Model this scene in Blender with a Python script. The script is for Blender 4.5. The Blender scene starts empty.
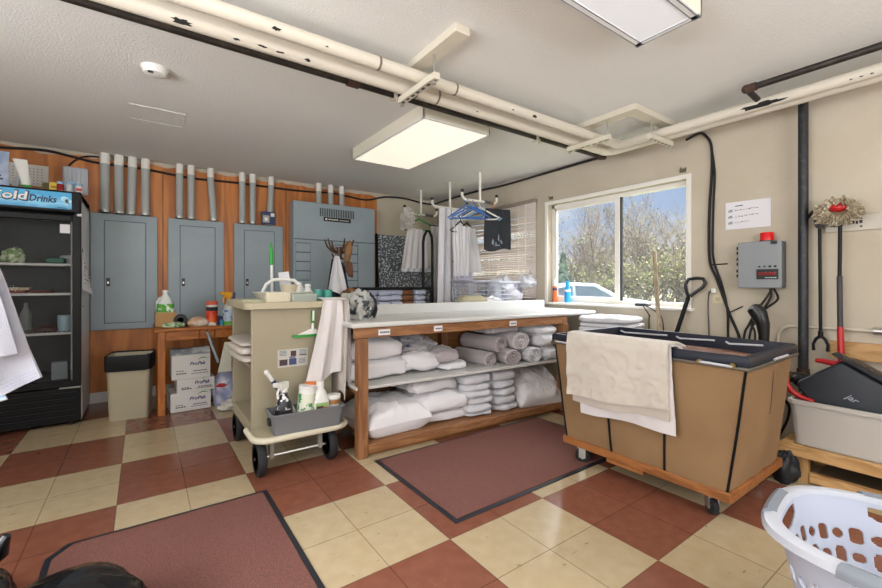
import bpy, bmesh, math, random
from math import sin, cos, pi, radians as R, sqrt, atan2
from mathutils import Vector, Matrix, Euler, noise

SC = bpy.context.scene
COL = SC.collection
# ------------------------------------------------------------------ camera
CAMZ = 1.1348
cd = bpy.data.cameras.new('camera'); cam = bpy.data.objects.new('camera', cd); COL.objects.link(cam)
cam.location = (0, 0, CAMZ); cam.rotation_euler = (pi/2, 0, -0.6199)
cd.sensor_width = 36; cd.lens = 417.12/882*36; cd.shift_y = -10.36/882; cd.clip_start = .05; cd.clip_end = 200
SC.camera = cam
# ------------------------------------------------------------------ exposure
vs = SC.view_settings
vs.view_transform = 'Standard'; vs.look = 'None'; vs.gamma = 1; vs.use_curve_mapping = False
vs.exposure = -0.2
# ------------------------------------------------------------------ sky
W = bpy.data.worlds.new('sky'); SC.world = W; W.use_nodes = True
nt = W.node_tree; nt.nodes.clear()
def wn(t, **k):
    n = nt.nodes.new(t)
    for a, b in k.items(): setattr(n, a, b)
    return n
tc = wn('ShaderNodeTexCoord'); sep = wn('ShaderNodeSeparateXYZ'); nt.links.new(tc.outputs['Generated'], sep.inputs[0])
rmp = wn('ShaderNodeValToRGB'); nt.links.new(sep.outputs['Z'], rmp.inputs[0])
e = rmp.color_ramp.elements
e[0].position = 0.0; e[0].color = (.8, .88, 1.0, 1); e[1].position = .30; e[1].color = (.40, .60, 1.0, 1)
x = e.new(.12); x.color = (.55, .72, 1.0, 1)
mp = wn('ShaderNodeMapping'); mp.inputs['Scale'].default_value = (1, 1, 3.2); nt.links.new(tc.outputs['Generated'], mp.inputs[0])
nz = wn('ShaderNodeTexNoise'); nz.inputs['Scale'].default_value = 2.6; nz.inputs['Detail'].default_value = 6; nt.links.new(mp.outputs[0], nz.inputs[0])
cr = wn('ShaderNodeValToRGB'); nt.links.new(nz.outputs[0], cr.inputs[0])
cr.color_ramp.elements[0].position = .45; cr.color_ramp.elements[1].position = .60
mx = wn('ShaderNodeMixRGB'); nt.links.new(cr.outputs[0], mx.inputs[0]); nt.links.new(rmp.outputs[0], mx.inputs[1]); mx.inputs[2].default_value = (1.15, 1.15, 1.17, 1)
# bright cloud deck higher up
mr = wn('ShaderNodeMapRange'); nt.links.new(sep.outputs['Z'], mr.inputs[0])
mr.inputs[1].default_value = .29; mr.inputs[2].default_value = .43; mr.inputs[3].default_value = 0; mr.inputs[4].default_value = 1
mx2 = wn('ShaderNodeMixRGB'); nt.links.new(mr.outputs[0], mx2.inputs[0]); nt.links.new(mx.outputs[0], mx2.inputs[1]); mx2.inputs[2].default_value = (22, 22.6, 23.6, 1)
bg = wn('ShaderNodeBackground'); bg.inputs[1].default_value = .85; nt.links.new(mx2.outputs[0], bg.inputs[0])
wo = wn('ShaderNodeOutputWorld'); nt.links.new(bg.outputs[0], wo.inputs[0])
# ------------------------------------------------------------------ sun and added fill lamps behind and beside the camera
sd = bpy.data.lights.new('sun', 'SUN'); sd.energy = .7; sd.angle = R(3); sd.color = (1, .95, .87)
so = bpy.data.objects.new('sun', sd); COL.objects.link(so); so.rotation_euler = (R(48), 0, R(-70))
def area(name, loc, rot, sx, sy, en, col=(1, 1, 1)):
    l = bpy.data.lights.new(name, 'AREA'); l.shape = 'RECTANGLE'; l.size = sx; l.size_y = sy; l.energy = en; l.color = col
    o = bpy.data.objects.new(name, l); COL.objects.link(o); o.location = loc; o.rotation_euler = rot
    return o
RX0, RX1, RY0, RY1, RZ = -2.0, 3.6, -2.3, 5.15, 2.37
area('fill_behind', (.9, RY0-.1, 1.45), (R(158), 0, 0), 3.0, 1.3, 235, (.96, .98, 1))  # added fill lamp, tilted up to brighten the ceiling
area('fill_side', (RX0-.1, .6, 1.45), (0, R(-140), 0), 1.3, 2.4, 185, (.96, .98, 1))  # second added fill, tilted up from the left wall

# ------------------------------------------------------------------ materials
def lin(h):
    h = h.lstrip('#'); c = [int(h[i:i+2], 16)/255 for i in (0, 2, 4)]
    return tuple(a/12.92 if a <= .04045 else ((a+.055)/1.055)**2.4 for a in c) + (1,)
MATS = {}
def mat(name, hexc, rough=.55, metal=0, var=None, bump=None, trans=0, alpha=1, emit=0, spec=.5, sheen=0, ior=1.45, stretch=None, coat=0, wrinkle=0):
    if name in MATS: return MATS[name]
    m = bpy.data.materials.new(name); m.use_nodes = True; MATS[name] = m
    n = m.node_tree.nodes; l = m.node_tree.links; b = n['Principled BSDF']
    b.inputs['Base Color'].default_value = lin(hexc); b.inputs['Roughness'].default_value = rough; b.inputs['Metallic'].default_value = metal
    b.inputs['Specular IOR Level'].default_value = spec; b.inputs['Transmission Weight'].default_value = trans; b.inputs['Alpha'].default_value = alpha
    b.inputs['IOR'].default_value = ior; b.inputs['Coat Weight'].default_value = coat
    if sheen: b.inputs['Sheen Weight'].default_value = sheen
    if emit: b.inputs['Emission Color'].default_value = lin(hexc); b.inputs['Emission Strength'].default_value = emit
    if var or bump or wrinkle:
        t = n.new('ShaderNodeTexCoord'); mpp = n.new('ShaderNodeMapping'); l.new(t.outputs['Object'], mpp.inputs[0])
        if stretch: mpp.inputs['Scale'].default_value = stretch
    if var:
        sc, h2, lo, hi = var
        z = n.new('ShaderNodeTexNoise'); z.inputs['Scale'].default_value = sc; z.inputs['Detail'].default_value = 5; l.new(mpp.outputs[0], z.inputs[0])
        r = n.new('ShaderNodeValToRGB'); r.color_ramp.elements[0].position = lo; r.color_ramp.elements[1].position = hi
        r.color_ramp.elements[0].color = lin(hexc); r.color_ramp.elements[1].color = lin(h2)
        l.new(z.outputs[0], r.inputs[0]); l.new(r.outputs[0], b.inputs['Base Color'])
    if bump:
        z2 = n.new('ShaderNodeTexNoise'); z2.inputs['Scale'].default_value = bump[0]; z2.inputs['Detail'].default_value = 4; l.new(mpp.outputs[0], z2.inputs[0])
        bp = n.new('ShaderNodeBump'); bp.inputs['Strength'].default_value = bump[1]; bp.inputs['Distance'].default_value = bump[2] if len(bump) > 2 else .004
        l.new(z2.outputs[0], bp.inputs['Height']); l.new(bp.outputs[0], b.inputs['Normal'])
    if wrinkle:
        w3 = n.new('ShaderNodeTexNoise'); w3.noise_type = 'RIDGED_MULTIFRACTAL'; w3.inputs['Scale'].default_value = 4.5; w3.inputs['Detail'].default_value = 3; w3.inputs['Distortion'].default_value = .9; l.new(mpp.outputs[0], w3.inputs[0])
        b3 = n.new('ShaderNodeBump'); b3.inputs['Strength'].default_value = wrinkle; b3.inputs['Distance'].default_value = .02
        l.new(w3.outputs[0], b3.inputs['Height'])
        if bump: l.new(bp.outputs[0], b3.inputs['Normal'])
        l.new(b3.outputs[0], b.inputs['Normal'])
    return m

def wood(name, c1, c2, axis='x', scale=1.0, rough=.5, bands=7):
    m = bpy.data.materials.new(name); m.use_nodes = True
    n = m.node_tree.nodes; l = m.node_tree.links; b = n['Principled BSDF']; b.inputs['Roughness'].default_value = rough
    t = n.new('ShaderNodeTexCoord'); mp_ = n.new('ShaderNodeMapping'); l.new(t.outputs['Object'], mp_.inputs[0])
    s = {'x': (.12, 1, 1), 'y': (1, .12, 1), 'z': (1, 1, .12)}[axis]
    mp_.inputs['Scale'].default_value = tuple(a*scale for a in s)
    z = n.new('ShaderNodeTexNoise'); z.inputs['Scale'].default_value = bands; z.inputs['Detail'].default_value = 3; z.inputs['Distortion'].default_value = .6
    l.new(mp_.outputs[0], z.inputs[0])
    mu = n.new('ShaderNodeMath'); mu.operation = 'MULTIPLY'; mu.inputs[1].default_value = 5.0; l.new(z.outputs[0], mu.inputs[0])
    fr = n.new('ShaderNodeMath'); fr.operation = 'PINGPONG'; fr.inputs[1].default_value = .5; l.new(mu.outputs[0], fr.inputs[0])
    r = n.new('ShaderNodeValToRGB'); r.color_ramp.elements[0].position = .05; r.color_ramp.elements[1].position = .45
    r.color_ramp.elements[0].color = lin(c2); r.color_ramp.elements[1].color = lin(c1)
    l.new(fr.outputs[0], r.inputs[0]); l.new(r.outputs[0], b.inputs['Base Color'])
    bp = n.new('ShaderNodeBump'); bp.inputs['Strength'].default_value = .15; bp.inputs['Distance'].default_value = .002
    l.new(fr.outputs[0], bp.inputs['Height']); l.new(bp.outputs[0], b.inputs['Normal'])
    MATS[name] = m
    return m

def floor_mat():
    m = bpy.data.materials.new('vinyl_tiles'); m.use_nodes = True
    n = m.node_tree.nodes; l = m.node_tree.links; b = n['Principled BSDF']
    g = n.new('ShaderNodeNewGeometry'); s = n.new('ShaderNodeSeparateXYZ'); l.new(g.outputs['Position'], s.inputs[0])
    def M(op, a, c, clamp=False):
        q = n.new('ShaderNodeMath'); q.operation = op; q.use_clamp = clamp
        for i, v in enumerate((a, c)):
            if v is None: continue
            if isinstance(v, (int, float)): q.inputs[i].default_value = v
            else: l.new(v, q.inputs[i])
        return q.outputs[0]
    T = .3048
    ix = M('DIVIDE', M('SUBTRACT', s.outputs['X'], 3.637*T), T); iy = M('DIVIDE', M('SUBTRACT', s.outputs['Y'], 4.869*T), T)
    fx = M('FLOOR', M('DIVIDE', ix, 2), None); fy = M('FLOOR', M('DIVIDE', iy, 2), None)
    odd = M('FLOORED_MODULO', M('ADD', fx, fy), 2)
    # every tile a little different
    cv = n.new('ShaderNodeCombineXYZ'); l.new(M('FLOOR', ix, None), cv.inputs[0]); l.new(M('FLOOR', iy, None), cv.inputs[1])
    wh = n.new('ShaderNodeTexWhiteNoise'); l.new(cv.outputs[0], wh.inputs[0])
    # seams
    def seam(v):
        f = M('FRACT', v, None); d = M('MINIMUM', f, M('SUBTRACT', 1, f)); return M('LESS_THAN', d, .0075)
    sm = M('MAXIMUM', seam(ix), seam(iy))
    z = n.new('ShaderNodeTexNoise'); z.inputs['Scale'].default_value = 16; z.inputs['Detail'].default_value = 9; l.new(g.outputs['Position'], z.inputs[0])
    z2 = n.new('ShaderNodeTexNoise'); z2.inputs['Scale'].default_value = 60; z2.inputs['Detail'].default_value = 3; l.new(g.outputs['Position'], z2.inputs[0])
    def ramp(src, c1, c2, p0, p1):
        r = n.new('ShaderNodeValToRGB'); r.color_ramp.elements[0].position = p0; r.color_ramp.elements[1].position = p1
        r.color_ramp.elements[0].color = lin(c1); r.color_ramp.elements[1].color = lin(c2); l.new(src, r.inputs[0]); return r.outputs[0]
    def mixc(f, a, c, bt='MIX'):
        q = n.new('ShaderNodeMixRGB'); q.blend_type = bt
        for i, v in enumerate((f, a, c)):
            if isinstance(v, (int, float)): q.inputs[i].default_value = v
            elif isinstance(v, str): q.inputs[i].default_value = lin(v)
            else: l.new(v, q.inputs[i])
        return q.outputs[0]
    red = ramp(z.outputs[0], RED1, RED2, .35, .7); tan = ramp(z.outputs[0], TAN1, TAN2, .3, .7)
    c = mixc(odd, red, tan)
    c = mixc(M('MULTIPLY', wh.outputs[0], .08), c, '#3a2417')
    # dark scuffs and pale chips
    sc = n.new('ShaderNodeTexNoise'); sc.inputs['Scale'].default_value = 22; sc.inputs['Detail'].default_value = 2
    mpp = n.new('ShaderNodeMapping'); mpp.inputs['Scale'].default_value = (1, 2.4, 1); mpp.inputs['Rotation'].default_value = (0, 0, .7)
    l.new(g.outputs['Position'], mpp.inputs[0]); l.new(mpp.outputs[0], sc.inputs[0])
    c = mixc(M('MULTIPLY', ramp(sc.outputs[0], '#000000', '#ffffff', .70, .74), .5), c, '#4a3a28')
    c = mixc(M('MULTIPLY', ramp(z2.outputs[0], '#000000', '#ffffff', .74, .78), .35), c, '#d8cdb8')
    c = mixc(M('MULTIPLY', sm, .48), c, '#2c1a12')
    l.new(c, b.inputs['Base Color'])
    r = n.new('ShaderNodeMapRange'); l.new(z.outputs[0], r.inputs[0]); r.inputs[1].default_value = .3; r.inputs[2].default_value = .7; r.inputs[3].default_value = .19; r.inputs[4].default_value = .24
    l.new(r.outputs[0], b.inputs['Roughness']); b.inputs['Specular IOR Level'].default_value = .5
    bp = n.new('ShaderNodeBump'); bp.inputs['Strength'].default_value = .25; bp.inputs['Distance'].default_value = .002
    l.new(M('SUBTRACT', 1, sm), bp.inputs['Height']); l.new(bp.outputs[0], b.inputs['Normal'])
    return m
RED1, RED2, TAN1, TAN2 = '#774837', '#7f4f3d', '#a99676', '#b1a082'

# palette
wallM = mat('painted_wall', '#bfb5a4', .75, bump=(55, .5, .004), var=(3, '#b6ab98', .35, .75))
ceilM = mat('textured_ceiling', '#dfdfdd', .85, bump=(95, .65, .005))
whiteP = mat('white_paint', '#e4e1da', .5)
creamP = mat('cream_paint', '#cac3b3', .6, bump=(60, .2, .002))
pipeM = mat('painted_pipe_wrap', '#cbc4b6', .6, bump=(30, .35, .004))
grayM = mat('gray_enamel', '#96a3aa', .42, var=(2, '#8c99a0', .4, .7))
grayD = mat('dark_seam', '#4d565b', .5)
condM = mat('gray_conduit', '#a7aaa9', .5)
plyM = wood('plywood', '#c47b3a', '#a4602a', 'z', .8, .45, 5)
woodO = wood('oak_wood', '#b06a2c', '#96551f', 'x', 1.5, .45, 12)
woodZ = wood('oak_wood_upright', '#b06a2c', '#96551f', 'z', 1.5, .45, 12)
woodC = wood('counter_wood', '#986a45', '#7f5432', 'x', 1.5, .5, 10)
woodCz = wood('counter_wood_upright', '#926440', '#784e2e', 'z', 1.5, .5, 10)
woodD = wood('counter_wood_back', '#8a5a2c', '#7a4c24', 'x', 1.0, .6, 8)
woodP = wood('pine_board', '#c29a66', '#a97f4c', 'y', 1.5, .55, 9)
woodH = wood('hamper_board', '#9a6233', '#7f4c22', 'y', 1.5, .5, 9)
blackP = mat('black_plastic', '#141416', .35)
blackM = mat('black_enamel', '#111214', .45, spec=.25)
blackR = mat('black_rubber', '#1b1b1d', .7)
ironM = mat('dark_pipe_iron', '#34302d', .5, metal=.5, var=(25, '#4a423b', .5, .75))
rustM = mat('rusty_fitting', '#493228', .7)
steelM = mat('galvanised_steel', '#b9b9b4', .35, metal=.9)
linen = mat('white_linen', '#dcdadd', .85, sheen=.3, bump=(180, .25, .002), wrinkle=.45)
linen2 = mat('ivory_linen', '#d8cfc2', .85, sheen=.3, bump=(180, .25, .002))
terry = mat('white_terry', '#d9d9de', .95, sheen=.5, bump=(420, .9, .006), wrinkle=.25)
graycloth = mat('mauve_gray_towel', '#a99fa0', .95, sheen=.4, bump=(300, .7, .004), wrinkle=.3)
clothP = mat('bundle_fabric', '#a9a9a4', .7, var=(14, '#3c4146', .5, .56), bump=(40, .6, .01))
khaki = mat('khaki_cloth', '#a8a184', .9, bump=(120, .5, .004))
beigeP = mat('beige_plastic', '#9e957e', .5, bump=(200, .15, .001))
beigeL = mat('pale_beige_plastic', '#b3a98f', .45)
bumper = mat('ivory_bumper', '#c9c1ac', .5)
creamPl = mat('bin_beige', '#a39a83', .5)
greenP = mat('green_plastic', '#2f9a3a', .4)
tealP = mat('teal_plastic', '#3f8f80', .4)
whitePl = mat('white_plastic', '#e2e2de', .4)
grayPl = mat('gray_plastic', '#77797b', .5)
grayTote = mat('gray_tote_plastic', '#6f7174', .5)
lgray = mat('light_gray_plastic', '#c0c4cc', .45)
orangeP = mat('orange_plastic', '#d9722a', .4)
yellowP = mat('yellow_plastic', '#e0a321', .4)
redP = mat('red_plastic', '#b01d20', .35)
blueP = mat('blue_plastic', '#2b7fc0', .4)
navyP = mat('navy_plastic', '#26345c', .4)
cardM = mat('cardboard', '#b08a5c', .85)
wboxM = mat('white_carton', '#cfccc8', .8)
paperM = mat('paper', '#dcdbe0', .8)
inkM = mat('ink', '#3d3f4a', .8)
canvasM = mat('tan_canvas', '#8f7150', .8, var=(3, '#826545', .35, .7), bump=(6, .25, .02))
navyV = mat('navy_vinyl', '#191d2b', .45)
matM = mat('red_carpet_pile', '#80534a', .98, var=(260, '#573831', .45, .62), bump=(340, .9, .006))
clearM = mat('clear_film', '#e8ecef', .12, alpha=.32)
bagM = mat('garbage_bag_film', '#0d0e12', .16, spec=.8, wrinkle=1.0)
glassM = mat('window_glass', '#eef4f4', .02, alpha=.06, spec=.4)
coolGl = mat('cooler_glass', '#3a4042', .04, alpha=.10)
counterM = mat('white_laminate', '#c6c6c3', .35)
shelfM = mat('shelf_laminate', '#c2c0bc', .45)
terrazzo = mat('speckled_slab', '#565d63', .3, var=(42, '#d5d9db', .53, .60))
denimM = mat('pale_folded_fabric', '#bcc0d2', .9, bump=(160, .4, .003))
brownF = mat('brown_fabric', '#7a5033', .9, bump=(120, .5, .004))
darkF = mat('dark_fabric', '#2a2e36', .9, bump=(120, .4, .003))
charF = mat('charcoal_fabric', '#2f3138', .9, bump=(160, .4, .003))
yarnM = mat('cotton_yarn', '#c9bda6', .95, var=(60, '#97886f', .5, .7))
slatM = mat('blind_slat', '#cfc4bd', .5)
carM = mat('silver_blue_paint', '#737e88', .3, metal=.2, coat=.3)
carG = mat('car_glass', '#0e222a', .3, spec=.15)
barkM = mat('bark', '#3d332b', .9, var=(4, '#4e4338', .4, .7))
barkG = mat('pale_bark', '#50473e', .9)
oliveM = mat('olive_leaf', '#4f4c24', .8, var=(3, '#454a28', .4, .65))
greenL = mat('fresh_leaf', '#454a27', .8, var=(3, '#555228', .4, .65))
pineL = mat('conifer_green', '#27392a', .85)
grassM = mat('outdoor_grass', '#4c5430', .95, var=(1.5, '#5f5a3a', .4, .65), bump=(20, .6, .03))

# ------------------------------------------------------------------ mesh builder
WL = {}
class B:
    def __init__(s): s.v = []; s.f = []; s.m = []; s.k = 0
    def n(s): return len(s.v)
    def face(s, ids): s.f.append(tuple(ids)); s.m.append(s.k)
    def box(s, x0, x1, y0, y1, z0, z1, mt=None):
        i = s.n(); P = [(x, y, z) for z in (z0, z1) for y in (y0, y1) for x in (x0, x1)]
        s.v += [Vector(p) for p in P]
        for q in ((0, 2, 3, 1), (4, 5, 7, 6), (0, 1, 5, 4), (2, 6, 7, 3), (0, 4, 6, 2), (1, 3, 7, 5)): s.face([i+a for a in q])
        if mt: s.xf(mt, i)
        return s
    def hexa(s, bot, top):
        i = s.n(); s.v += [Vector(p) for p in list(bot)+list(top)]; k = len(bot)
        s.face([i+a for a in range(k)][::-1]); s.face([i+k+a for a in range(k)])
        for a in range(k): b2 = (a+1) % k; s.face((i+a, i+b2, i+k+b2, i+k+a))
        return s
    def xf(s, M, i0=0):
        for i in range(i0, len(s.v)): s.v[i] = M @ s.v[i]
        return s
    def tube(s, pts, r, n=8, closed=False, cap=True):
        P = [Vector(p) for p in pts]; k = len(P)
        if not isinstance(r, (list, tuple)): r = [r]*k
        T = []
        for i in range(k):
            a = P[(i-1) % k] if (closed or i > 0) else P[i]; b = P[(i+1) % k] if (closed or i < k-1) else P[i]
            t = (b-a); T.append(t.normalized() if t.length > 1e-9 else Vector((0, 0, 1)))
        up = Vector((0, 0, 1)) if abs(T[0].z) < .9 else Vector((1, 0, 0))
        N = (up - T[0]*up.dot(T[0])).normalized(); i0 = s.n()
        for i in range(k):
            N = (N - T[i]*N.dot(T[i]))
            N = N.normalized() if N.length > 1e-6 else T[i].orthogonal().normalized()
            Bn = T[i].cross(N)
            for j in range(n):
                a = 2*pi*j/n; s.v.append(P[i] + (N*cos(a)+Bn*sin(a))*r[i])
        kk = k if closed else k-1
        for i in range(kk):
            a = i0+i*n; b = i0+((i+1) % k)*n
            for j in range(n): j2 = (j+1) % n; s.face((a+j, a+j2, b+j2, b+j))
        if cap and not closed:
            s.face([i0+j for j in range(n)][::-1]); s.face([i0+(k-1)*n+j for j in range(n)])
        return s
    def lathe(s, prof, c=(0, 0), n=24, mt=None, z=0):
        i0 = s.n(); k = len(prof)
        for r, h in prof:
            for j in range(n): a = 2*pi*j/n; s.v.append(Vector((c[0]+max(r, 1e-5)*cos(a), c[1]+max(r, 1e-5)*sin(a), z+h)))
        for i in range(k-1):
            for j in range(n): j2 = (j+1) % n; s.face((i0+i*n+j, i0+i*n+j2, i0+(i+1)*n+j2, i0+(i+1)*n+j))
        s.face([i0+j for j in range(n)][::-1]); s.face([i0+(k-1)*n+j for j in range(n)])
        if mt: s.xf(mt, i0)
        return s
    def surf(s, fn, nu, nv, cu=False, cv=False):
        i0 = s.n(); U = nu if cu else nu+1; V = nv if cv else nv+1
        for i in range(U):
            for j in range(V): s.v.append(Vector(fn(i/nu, j/nv)))
        for i in range(nu):
            for j in range(nv):
                a = (i % U)*V+j % V; b = ((i+1) % U)*V+j % V; c = ((i+1) % U)*V+(j+1) % V; d = (i % U)*V+(j+1) % V
                s.face((i0+a, i0+b, i0+c, i0+d))
        return s
    def sheet(s, fn, nu, nv, th):
        P = [[Vector(fn(i/nu, j/nv)) for j in range(nv+1)] for i in range(nu+1)]
        i0 = s.n(); Nn = {}
        for i in range(nu+1):
            for j in range(nv+1):
                du = P[min(i+1, nu)][j]-P[max(i-1, 0)][j]; dv = P[i][min(j+1, nv)]-P[i][max(j-1, 0)]
                q = du.cross(dv); Nn[i, j] = q.normalized() if q.length > 1e-12 else Vector((0, 0, 1))
        for sg in (1, -1):
            for i in range(nu+1):
                for j in range(nv+1): s.v.append(P[i][j]+Nn[i, j]*th/2*sg)
        h = (nu+1)*(nv+1); id_ = lambda i, j, t: i0+t*h+i*(nv+1)+j
        for i in range(nu):
            for j in range(nv):
                s.face((id_(i, j, 0), id_(i+1, j, 0), id_(i+1, j+1, 0), id_(i, j+1, 0)))
                s.face((id_(i, j, 1), id_(i, j+1, 1), id_(i+1, j+1, 1), id_(i+1, j, 1)))
        for i in range(nu):
            s.face((id_(i, 0, 0), id_(i, 0, 1), id_(i+1, 0, 1), id_(i+1, 0, 0))); s.face((id_(i, nv, 0), id_(i+1, nv, 0), id_(i+1, nv, 1), id_(i, nv, 1)))
        for j in range(nv):
            s.face((id_(0, j, 0), id_(0, j+1, 0), id_(0, j+1, 1), id_(0, j, 1))); s.face((id_(nu, j, 0), id_(nu, j, 1), id_(nu, j+1, 1), id_(nu, j+1, 0)))
        return s
    def sph(s, c, rx, ry=None, rz=None, nu=16, nv=10):
        ry = ry or rx; rz = rz or rx; c = Vector(c)
        prof = [(sin(pi*i/nv), -cos(pi*i/nv)) for i in range(nv+1)]
        i0 = s.n(); s.lathe(prof, n=nu)
        for i in range(i0, s.n()): q = s.v[i]; s.v[i] = Vector((c.x+q.x*rx, c.y+q.y*ry, c.z+q.z*rz))
        return s
    def build(s, name, m, parent=None, bevel=0, smooth=True, ang=42, subs=0, seg=2):
        me = bpy.data.meshes.new(name)
        V = s.v; lo = Vector([min(v[i] for v in V) for i in range(3)]); hi = Vector([max(v[i] for v in V) for i in range(3)])
        c = Vector(((lo.x+hi.x)/2, (lo.y+hi.y)/2, lo.z))
        me.from_pydata([v-c for v in V], [], s.f); 
        ms = m if isinstance(m, (list, tuple)) else [m]
        for q in ms: me.materials.append(q)
        if len(ms) > 1: me.polygons.foreach_set('material_index', [min(k, len(ms)-1) for k in s.m])
        bm = bmesh.new(); bm.from_mesh(me); bmesh.ops.recalc_face_normals(bm, faces=bm.faces); bm.to_mesh(me); bm.free()
        if smooth:
            me.polygons.foreach_set('use_smooth', [True]*len(me.polygons)); me.set_sharp_from_angle(angle=R(ang))
        o = bpy.data.objects.new(name, me); COL.objects.link(o)
        if bevel:
            b = o.modifiers.new('bevel', 'BEVEL'); b.width = bevel; b.segments = seg; b.limit_method = 'ANGLE'; b.angle_limit = R(40); b.harden_normals = False
        if subs:
            b = o.modifiers.new('subsurf', 'SUBSURF'); b.levels = subs; b.render_levels = subs
        if parent is not None:
            o.parent = parent; o.location = c - WL[parent.name]
        else: o.location = c
        WL[o.name] = c
        return o
def bx(*a): return B().box(*a)
def tag(o, label, cat, group=None, kind=None):
    o['label'] = label; o['category'] = cat
    if group: o['group'] = group
    if kind: o['kind'] = kind
    return o
def thing(name, label, cat, loc, group=None):
    o = bpy.data.objects.new(name, None); COL.objects.link(o); o.empty_display_size = .1
    o.location = loc; WL[o.name] = Vector(loc)
    return tag(o, label, cat, group)
def struct(o): o['kind'] = 'structure'; return o
def dup(root, loc, label=None, rotz=None, group=None):
    r = root.copy(); COL.objects.link(r); r.location = loc; WL[r.name] = Vector(loc)
    if rotz is not None: r.rotation_euler.z = rotz
    if label: r['label'] = label
    if group: r['group'] = group
    for ch in list(root.children):
        c = ch.copy(); COL.objects.link(c); c.parent = r
        for g in list(ch.children):
            d = g.copy(); COL.objects.link(d); d.parent = c
    return r
def T(x, y, z, rz=0, rx=0, ry=0): return Matrix.Translation((x, y, z)) @ Euler((rx, ry, rz)).to_matrix().to_4x4()
def text(name, s, o, right, up, height, m, parent, bold=0, shear=0, width=None, ext=.0006):
    cu = bpy.data.curves.new(name, 'FONT'); cu.body = s; cu.size = 1; cu.offset = bold; cu.shear = shear; cu.resolution_u = 2
    cu.extrude = 0
    ob = bpy.data.objects.new(name, cu); COL.objects.link(ob)
    me = bpy.data.meshes.new_from_object(ob.evaluated_get(bpy.context.evaluated_depsgraph_get()))
    bpy.data.objects.remove(ob); bpy.data.curves.remove(cu)
    xs = [v.co.x for v in me.vertices]; ys = [v.co.y for v in me.vertices]
    cap = .73; k = height/cap; kx = k if not width else width/(max(xs)-min(xs))
    right = Vector(right).normalized(); up = Vector(up).normalized(); nrm = right.cross(up); o = Vector(o)
    b = B(); b.v = [o + right*(v.co.x-min(xs))*kx + up*v.co.y*k + nrm*ext for v in me.vertices]
    for p in me.polygons: b.face(p.vertices)
    bpy.data.meshes.remove(me)
    return b.build(name, m, parent, smooth=False)
def nz3(p, f, s=0): return noise.noise(Vector(p)*f + Vector((s*3.17, s*1.31, s*7.7)))
def spow(a, e): return math.copysign(abs(a)**e, a)
# soft goods ------------------------------------------------------------
def crease(q, seed, k=1.0):
    a = nz3(Vector((q.x*1.0, q.y*1.6, q.z*1.3)), 5.5, seed); c = nz3(Vector((q.x*1.7, q.y, q.z*1.5)), 12, seed+9)
    return k*(.016*(.35-abs(a))+.008*(.35-abs(c)))
def slab(w, d, h, seed=0, layers=3, e1=.28, e2=.55, wr=.006, groove=.03, sag=0):
    b = B()
    def f(u, v):
        th = 2*pi*u; ph = -pi/2+pi*v
        x = spow(cos(th), e1)*spow(cos(ph), e2)*w/2; y = spow(sin(th), e1)*spow(cos(ph), e2)*d/2; z = spow(sin(ph), e2)*h/2
        t = z/h+.5
        if layers > 1:
            g = abs(cos(pi*layers*t)); g = g**6 if 0.02 < t < .98 else 0
            x *= 1-groove*g*h*3; y *= 1-groove*g*h*3
        q = Vector((x, y, z)); nn = nz3(q, 9, seed)*wr + nz3(q, 23, seed+3)*wr*.5 + crease(q, seed, min(1.2, wr/.012+.25) if h > .045 else .35)
        dirn = Vector((x/w, y/d, z/h*1.4)); dirn = dirn.normalized() if dirn.length > 1e-6 else Vector((0, 0, 1))
        q += dirn*nn
        lim = -h/2
        if q.z < lim: q.z = lim
        q.z += h/2
        q.z += -sag*(x/w*2)**2 if t > .5 else 0
        return q
    b.surf(f, 96, 16+4*layers, cu=True)
    return b
def pillow(w, d, h, seed=0, wr=.012):
    b = B(); b2 = []
    def f(sg):
        def g(u, v):
            a, c = 2*u-1, 2*v-1
            px = a*(1-.07*(1-c*c)*abs(a)**3)*w/2; py = c*(1-.07*(1-a*a)*abs(c)**3)*d/2
            k = ((1-abs(a)**3.2)*(1-abs(c)**3.2)); k = max(k, 0)**.42
            z = sg*k*h/2 + k*(nz3((px, py, sg), 7, seed)*wr*1.4 + abs(nz3((px*2.2, py, sg), 13, seed+5))*wr)*1.0
            if sg < 0: z = max(z, -h*.34)
            else: z += k*crease(Vector((px, py, 0)), seed, 1.5)*1.3 + .012*k*sin(px*38+6*nz3((px, py, 0), 3, seed))*max(0, abs(py)/(d/2)-.25)
            return (px, py, z+h*.34)
        return g
    b.surf(f(1), 54, 54); b.surf(f(-1), 30, 30)
    return b
def roll(L, r, seed=0):
    b = B()
    def f(u, v):
        a = 2*pi*u
        if v < .3: t = v/.3; rr = r*t; y = -L/2 - .012*cos(t*pi*7)*(1 if t < .97 else 0)
        elif v > .7: t = (1-v)/.3; rr = r*t; y = L/2 + .006*cos(t*pi*7)
        else: rr = r; y = -L/2+(v-.3)/.4*L
        rr *= 1+.06*nz3((cos(a), sin(a), y*3), 1.6, seed)
        z = rr*sin(a)*.86
        return (rr*cos(a)*1.06, y, max(z, -r*.78)+r*.78)
    b.surf(f, 28, 40, cu=True)
    return b
def lump(w, d, h, seed=0, amp=.25, fr=4, flat=True):
    b = B()
    def f(u, v):
        th = 2*pi*u; ph = -pi/2+pi*v
        q = Vector((cos(th)*cos(ph), sin(th)*cos(ph), sin(ph)))
        k = 1+amp*(noise.noise(q*fr*.35+Vector((seed, 0, 0)))*1.2 + .5*abs(noise.noise(q*fr*.9+Vector((0, seed, 0)))) + .25*noise.noise(q*fr*2.2))
        x, y, z = q.x*k*w/2, q.y*k*d/2, q.z*k*h/2
        if flat: z = max(z, -h*.32)
        return (x, y, z+h*.32)
    b.surf(f, 44, 26, cu=True)
    return b
def place(b, x, y, z, rz=0, rx=0, ry=0): return b.xf(T(x, y, z, rz, rx, ry))
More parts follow.
